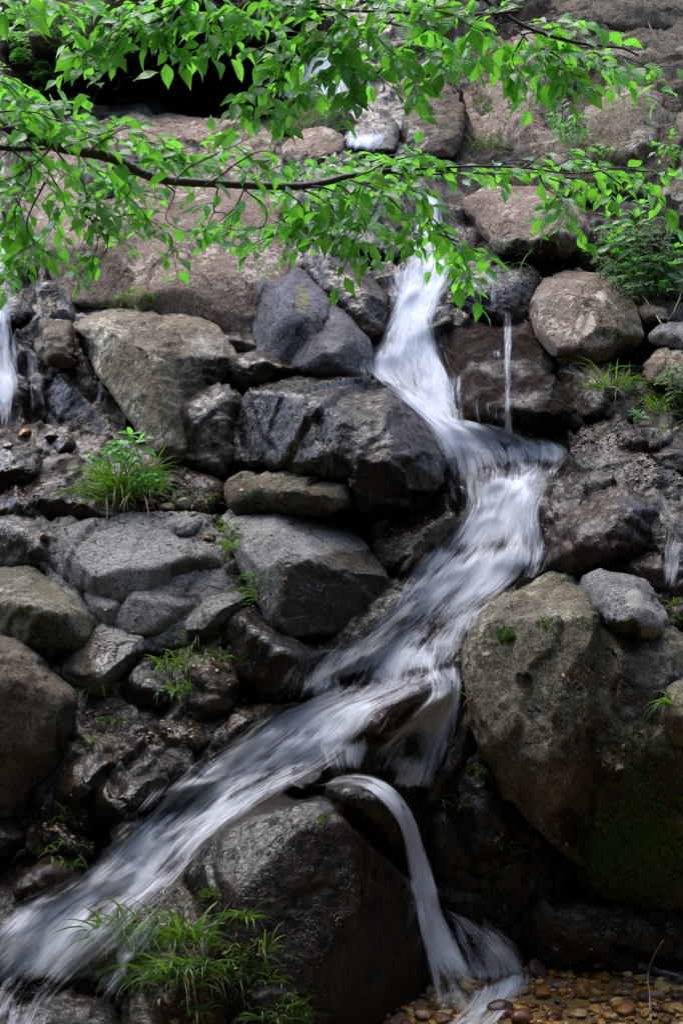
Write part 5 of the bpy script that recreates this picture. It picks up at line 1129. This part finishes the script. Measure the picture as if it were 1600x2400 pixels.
def herb(x, y, label, stems, L=.05, W=.4, mat='leaf', name='leafy_plant', seed=0, cat='plant', pinnate=False, step=.03, out=.10):
    """stems: list of (dx, dy, steps) end offsets in plan units"""
    rng = random.Random(seed + 500); dpt, nr, p0 = cast(x, y)
    root = empty(name, p0, label, cat); g, tb = Sheets(), Tubes()
    for (bx, by, ex, ey) in stems:
        d1 = cast(bx, by)[0] - .01; d2 = d1 - rng.uniform(.4, 1.0) * out
        Q = catmull(np.array([at(bx, by, d1), at((bx + ex) / 2 + rng.uniform(-8, 8), (by + ey) / 2, (d1 + d2) / 2 - .02), at(ex, ey, d2)]), 16)
        tb.add(Q, .002, .0008, 5); seg = np.r_[0, np.cumsum(np.linalg.norm(np.diff(Q, axis=0), axis=1))]; s = step; k = 0
        while s < seg[-1]:
            i = min(14, int(np.searchsorted(seg, s))); t = unit(Q[i + 1] - Q[i]); f = .6 + .5 * math.sin(math.pi * s / seg[-1])
            for sg in (-1, 1):
                a = rng.uniform(-.4, .4) + (1.5 if (k % 2 and not pinnate) else 0)
                sd = unit(np.cross(t, [0, -1, .3])) * sg; sd = sd * math.cos(a) + np.array([0, -1, .2]) * math.sin(a) * .7
                d = unit(t * .35 + sd + np.array([0, 0, -.15])); leaf(g, Q[i] + d * .004, d, np.array([rng.gauss(0, .3), -.6, 1.0]), L * f * rng.uniform(.8, 1.15), L * f * W, rng)
            s += step * rng.uniform(.8, 1.2); k += 1
        for a in (-.6, 0, .6): leaf(g, Q[-1], unit(Q[-1] - Q[-2] + np.array([a * .02, -.005, 0])), np.array([0, -.5, 1.]), L * .8, L * W * .8, rng)
    part('stems', tb.mesh('stems', M['darkleaf'], p0), root); part('leaves', g.mesh('leaves', M[mat], p0), root)
herb(290, 1050, 'broad leaved seedling standing in the biggest grass clump', [(290,1080,275,1020),(290,1080,300,1000),(295,1080,325,1010),(285,1080,262,1035)], L=.075, W=.42, seed=1, step=.035)
herb(1425, 600, 'tall leafy plant with pale green leaves growing up the right bank', [(1430,640,1420,470),(1445,640,1460,500),(1415,620,1395,500),(1440,560,1470,470),(1450,660,1400,560)], L=.085, W=.36, seed=2, step=.05, out=.25)
herb(1480, 640, 'low leafy plant on the ivy bank at the right', [(1480,690,1500,600),(1500,690,1540,610),(1470,660,1455,600),(1520,640,1550,570),(1460,680,1420,640)], L=.08, W=.4, seed=3, step=.05, out=.2)
herb(1310, 580, 'small leafy seedling at the foot of the oval boulder', [(1310,600,1305,560),(1300,600,1285,575),(1320,600,1335,572)], L=.06, W=.45, seed=4, step=.03)
herb(1300, 270, 'fern with divided fronds on the upper right rock face', [(1300,310,1285,235),(1305,310,1340,270),(1300,315,1265,265),(1310,320,1345,310),(1300,320,1290,290)], L=.055, W=.35, seed=5, name='fern', cat='fern', pinnate=True, step=.028, out=.2)
herb(1385, 360, 'small sprig growing in the joint right of the pinkish face', [(1385,375,1370,335),(1385,375,1400,345)], L=.05, W=.4, seed=6)
herb(1530, 330, 'leafy sprig near the right edge beside the squared tan boulder', [(1520,375,1500,335),(1525,375,1540,310),(1530,375,1565,350)], L=.06, W=.4, seed=7)
herb(1555, 640, 'leafy sprig at the right edge above the small stones', [(1570,680,1545,645),(1575,680,1575,630)], L=.06, W=.42, seed=8)
herb(1460, 950, 'single round leaved sprout on the wet right bank', [(1460,965,1450,945),(1460,965,1470,950)], L=.03, W=.7, seed=9, step=.02)
herb(240, 1060, 'tiny creeping herb left of the biggest grass clump', [(225,1075,205,1045),(235,1080,240,1040),(300,1120,350,1090),(330,1120,385,1100)], L=.03, W=.6, seed=10, step=.02)

def shrub(name, label, boxes, n, L, seed, cat='shrub', mat='leaf'):
    rng = random.Random(seed); x0, y0, r = boxes[0][0], boxes[0][1], boxes[0][2]
    dpt, nr, p0 = cast(x0, y0); root = empty(name, p0, label, cat); g, tb = Sheets(), Tubes()
    for (cx, cy, rr, k) in boxes:
        for i in range(k):
            x = cx + rng.gauss(0, rr * .5); y = cy + rng.gauss(0, rr * .5); d = cast(x, y)[0]
            p = at(x, y, d - .02); e = at(x + rng.uniform(-35, 35), y - rng.uniform(-10, 40), d - rng.uniform(.1, .35))
            Q = catmull(np.array([p, (p + e) / 2 + [0, -.03, .02], e]), 8); tb.add(Q, .0025, .001, 4)
            for j in range(2, 8):
                t = unit(Q[j] - Q[j - 1])
                for sg in (-1, 1):
                    dd = unit(t * .5 + unit(np.cross(t, [rng.uniform(-.4, .4), .3, 1])) * sg + np.array([0, 0, rng.uniform(-.3, .1)]))
                    leaf(g, Q[j], dd, np.array([rng.gauss(0, .4), -.3, 1]), L * rng.uniform(.6, 1.2), L * .42, rng)
    part('stems', tb.mesh('stems', M['bark'], p0), root); part('leaves', g.mesh('leaves', M[mat], p0), root)
shrub('shrub', 'small leaved shrub in the shade at the upper left corner', [(60,60,60,34),(130,40,50,20),(60,140,40,14),(100,180,30,8),(180,70,30,8)], 1, .055, 1)
shrub('ivy', 'dark small leaved ivy mat covering the bank under the right branch tip', [(1490,560,60,60),(1400,560,40,25),(1530,640,50,45),(1440,650,50,30),(1380,610,30,12)], 1, .022, 2, 'ivy', 'darkleaf')
shrub('ivy', 'small leaved creeper on the grassy clump at the right edge', [(1545,890,35,30)], 1, .02, 3, 'creeper', 'grass')

# sticks
def stick(name, label, pts, r0, r1, mat, cat, branches=()):
    Q = []
    for (x, y, o) in pts: Q.append(at(x, y, cast(x, y)[0] - o))
    Q = np.array(Q); org = Q[0]; tb = Tubes(); Qs = catmull(Q, 10 * (len(Q) - 1)); Qs = Qs + .004 * np.stack([vnoise(Qs * 15, 1), vnoise(Qs * 15, 2), vnoise(Qs * 15, 3)], -1)
    tb.add(Qs, r0, r1, 8, .08)
    for bp in branches: tb.add(catmull(np.array([at(x, y, cast(x, y)[0] - o) for x, y, o in bp]), 8), r1 * 1.2, r1 * .7, 5)
    me = tb.mesh(name, M[mat], org); o = link(name, me, None, label, cat); o.location = org
stick('log', 'black wet log lying at the right end of the gravel', [(1462,2222,.03),(1510,2232,.03),(1568,2246,.03),(1640,2262,.03)], .014, .02, 'log', 'log')
stick('twig', 'pale crooked twig standing in front of the gravel', [(1492,2345,.02),(1490,2290,.05),(1488,2235,.10),(1500,2200,.14),(1523,2160,.2)], .0035, .0018, 'paletwig', 'twig', [[(1489,2242,.09),(1470,2240,.08),(1455,2248,.06)]])
stick('twig', 'long straw coloured stem leaning on the ivy bank above the right stones', [(1438,622,.1),(1470,670,.1),(1518,745,.05)], .003, .003, 'straw', 'twig')
stick('twig', 'short straw coloured stem meeting the long one from the right', [(1525,742,.05),(1550,705,.08),(1568,660,.1)], .003, .0025, 'straw', 'twig')
stick('twig', 'thin bare twig in front of the upper right ledge', [(1485,30,.2),(1490,55,.2),(1505,90,.15),(1525,120,.1)], .004, .002, 'bark', 'twig')
stick('twig', 'brown vine hanging in front of the upper left cave', [(270,150,.4),(235,190,.35),(212,240,.3)], .012, .007, 'bark', 'vine')
stick('twig', 'thin pale forked twig in the upper left cave', [(395,120,.4),(330,165,.4),(285,180,.35)], .004, .002, 'paletwig', 'twig', [[(275,175,.35),(272,200,.35),(258,208,.35)]])
stick('twig', 'bent thin stem in the shadow of the upper left corner', [(120,140,.3),(150,170,.3),(160,210,.25)], .004, .002, 'bark', 'twig')

# dead leaves
DL = [(215,2250,'brown dead leaf among the left tufts of the bottom grass bank'),(240,2262,'rust coloured dead leaf left in the bottom grass bank'),(435,2295,'curled pale brown dead leaf under the central bottom tuft'),(410,2345,'dead leaf below the bottom grass bank'),(440,2350,'crumpled tan leaf at the bottom edge in the grass bank'),
 (395,1357,'orange brown dead leaf on the smooth trapezoid slab'),(510,1525,'dead leaf caught in the ragged grass patch'),(650,1300,'pinkish dead leaf on the corner of the angular grey block'),(660,1325,'yellowish dead leaf under the corner of the angular grey block'),(1365,1510,'small dead leaf on the massive mossy boulder below the crack'),
 (1395,1745,'tiny brown leaf on the massive mossy boulder face'),(1430,1765,'small reddish leaf low on the massive mossy boulder'),(560,1130,'dead leaf on the low mossy slab'),(100,1240,'curled brown leaf in the gap of the grey shelf'),(400,1130,'dry leaf right of the biggest grass clump'),(370,1110,'orange dead leaf behind the biggest grass clump'),(1075,1640,'yellowing leaf at the left foot of the massive mossy boulder'),
 (1560,985,'small leaf on the wet ledge at the right edge'),(1340,560,'dead leaf by the oval boulder')]
def dead_leaves():
    rng = random.Random(3)
    for (x, y, lab) in DL:
        _, n, p = cast(x, y); g = Sheets(); nn = np.array(n); d = unit(np.cross(nn, [rng.uniform(-1, 1), rng.uniform(-1, 1), rng.uniform(-1, 1)]))
        leaf(g, np.array(p) + nn * .008, d, nn, rng.uniform(.02, .04), rng.uniform(.012, .02), rng)
        me = g.mesh('dead_leaf', M['deadleaf'], p); o = link('dead_leaf', me, None, lab, 'dead leaf', 'dead leaves lying about'); o.location = p
dead_leaves()

# raised moss cushions
def moss_patch(label, lst, seed):
    rng = random.Random(seed); g = Sheets()
    for (x0, y0, r, n) in lst:
        for i in range(n):
            x, y = x0 + rng.gauss(0, r * .45), y0 + rng.gauss(0, r * .5)
            if float(fbm(np.array([[x / 22, y / 22, seed]]), 3, 5)[0]) < -.08: continue
            _, n_, p = cast(x, y); nn = np.array(n_)
            blade(g, np.array(p) - nn * .002, nn + np.array([rng.gauss(0, .5), rng.gauss(0, .3), rng.gauss(.2, .5)]), rng.uniform(.006, .016), .0042, .8, rng, rng.random())
    link('moss', g.mesh('moss', M['grass']), None, label, 'moss', kind='stuff')
moss_patch('bright green moss carpet low on the massive boulder at the right', [(1445, 1960, 95, 6500), (1500, 1800, 110, 2200), (1530, 2010, 60, 1200)], 1)
moss_patch('small vivid moss cushion in the crack of the massive boulder', [(1168, 1462, 20, 420), (1250, 1440, 22, 120)], 2)
moss_patch('green moss on the slope left of the great dark boulder', [(560, 2230, 60, 900), (690, 2330, 60, 700), (480, 2060, 25, 250)], 3)

# leaf litter, twigs and grit lying in the gaps
def litter(label, lst, seed):
    rng = random.Random(seed); g = Sheets()
    for (x0, y0, r, n) in lst:
        for i in range(n):
            x, y = x0 + rng.gauss(0, r * .5), y0 + rng.gauss(0, r * .4); _, n_, p = cast(x, y); nn = unit(np.array(n_) + [rng.gauss(0, .3), rng.gauss(0, .3), rng.gauss(0, .3)])
            d = unit(np.cross(nn, [rng.gauss(0, 1), rng.gauss(0, 1), rng.gauss(0, 1)])); L = rng.uniform(.008, .026)
            if rng.random() < .35: leaf(g, np.array(p) + nn * .003, d, nn, L * 2, .0022, rng)
            else: leaf(g, np.array(p) + nn * .004, d, nn, L, L * rng.uniform(.35, .7), rng)
    link('leaf_litter', g.mesh('leaf_litter', M['deadleaf']), None, label, 'leaf litter', kind='stuff')
litter('scraps of dead leaves and stems lying in the gaps between the rocks', [(350, 1130, 70, 70), (470, 1160, 40, 30), (560, 1380, 45, 40), (470, 1520, 60, 60), (380, 2250, 120, 90), (1330, 1550, 60, 50), (1400, 1750, 60, 30), (1290, 600, 60, 40), (1450, 720, 40, 20), (600, 1110, 60, 20), (220, 1590, 40, 15), (130, 1940, 50, 20), (560, 2180, 60, 30), (1150, 1930, 60, 15), (1260, 1900, 60, 12)], 21)
def grit(label, lst, seed):
    rng = random.Random(seed); vs, fs, cs = [], [], []; k = 0
    protos = [stone_v(rng, i * 3.7, ICO2_V, 1.0) for i in range(8)]
    for (x0, y0, r, n) in lst:
        for i in range(n):
            x, y = x0 + rng.gauss(0, r * .5), y0 + rng.gauss(0, r * .35); _, n_, p = cast(x, y)
            if n_[2] < .35: continue
            v = protos[rng.randrange(8)] * rng.uniform(.003, .010) + np.array(p); vs.append(v); fs.append(ICO2_F + k); k += len(v)
            cs.append(np.tile(np.array(PCOL[rng.choice([3, 4, 6, 6, 4, 7])]) * rng.uniform(.5, 1.1), (len(v), 1)))
    me = mesh_from('grit', np.concatenate(vs), np.concatenate(fs), [M['pebble']]); set_tint(me, np.concatenate(cs))
    link('grit', me, None, label, 'grit', kind='stuff')
grit('loose grit and chips lying on the ledges between the boulders', [(350, 1150, 80, 160), (460, 1230, 60, 60), (250, 1450, 80, 60), (60, 1110, 80, 80), (220, 1620, 60, 80), (400, 1680, 80, 100), (150, 1900, 70, 90), (1400, 1010, 90, 120), (1500, 1090, 60, 60), (1200, 2230, 60, 60), (1300, 2210, 90, 80), (600, 1180, 60, 30), (950, 1230, 60, 40)], 22)
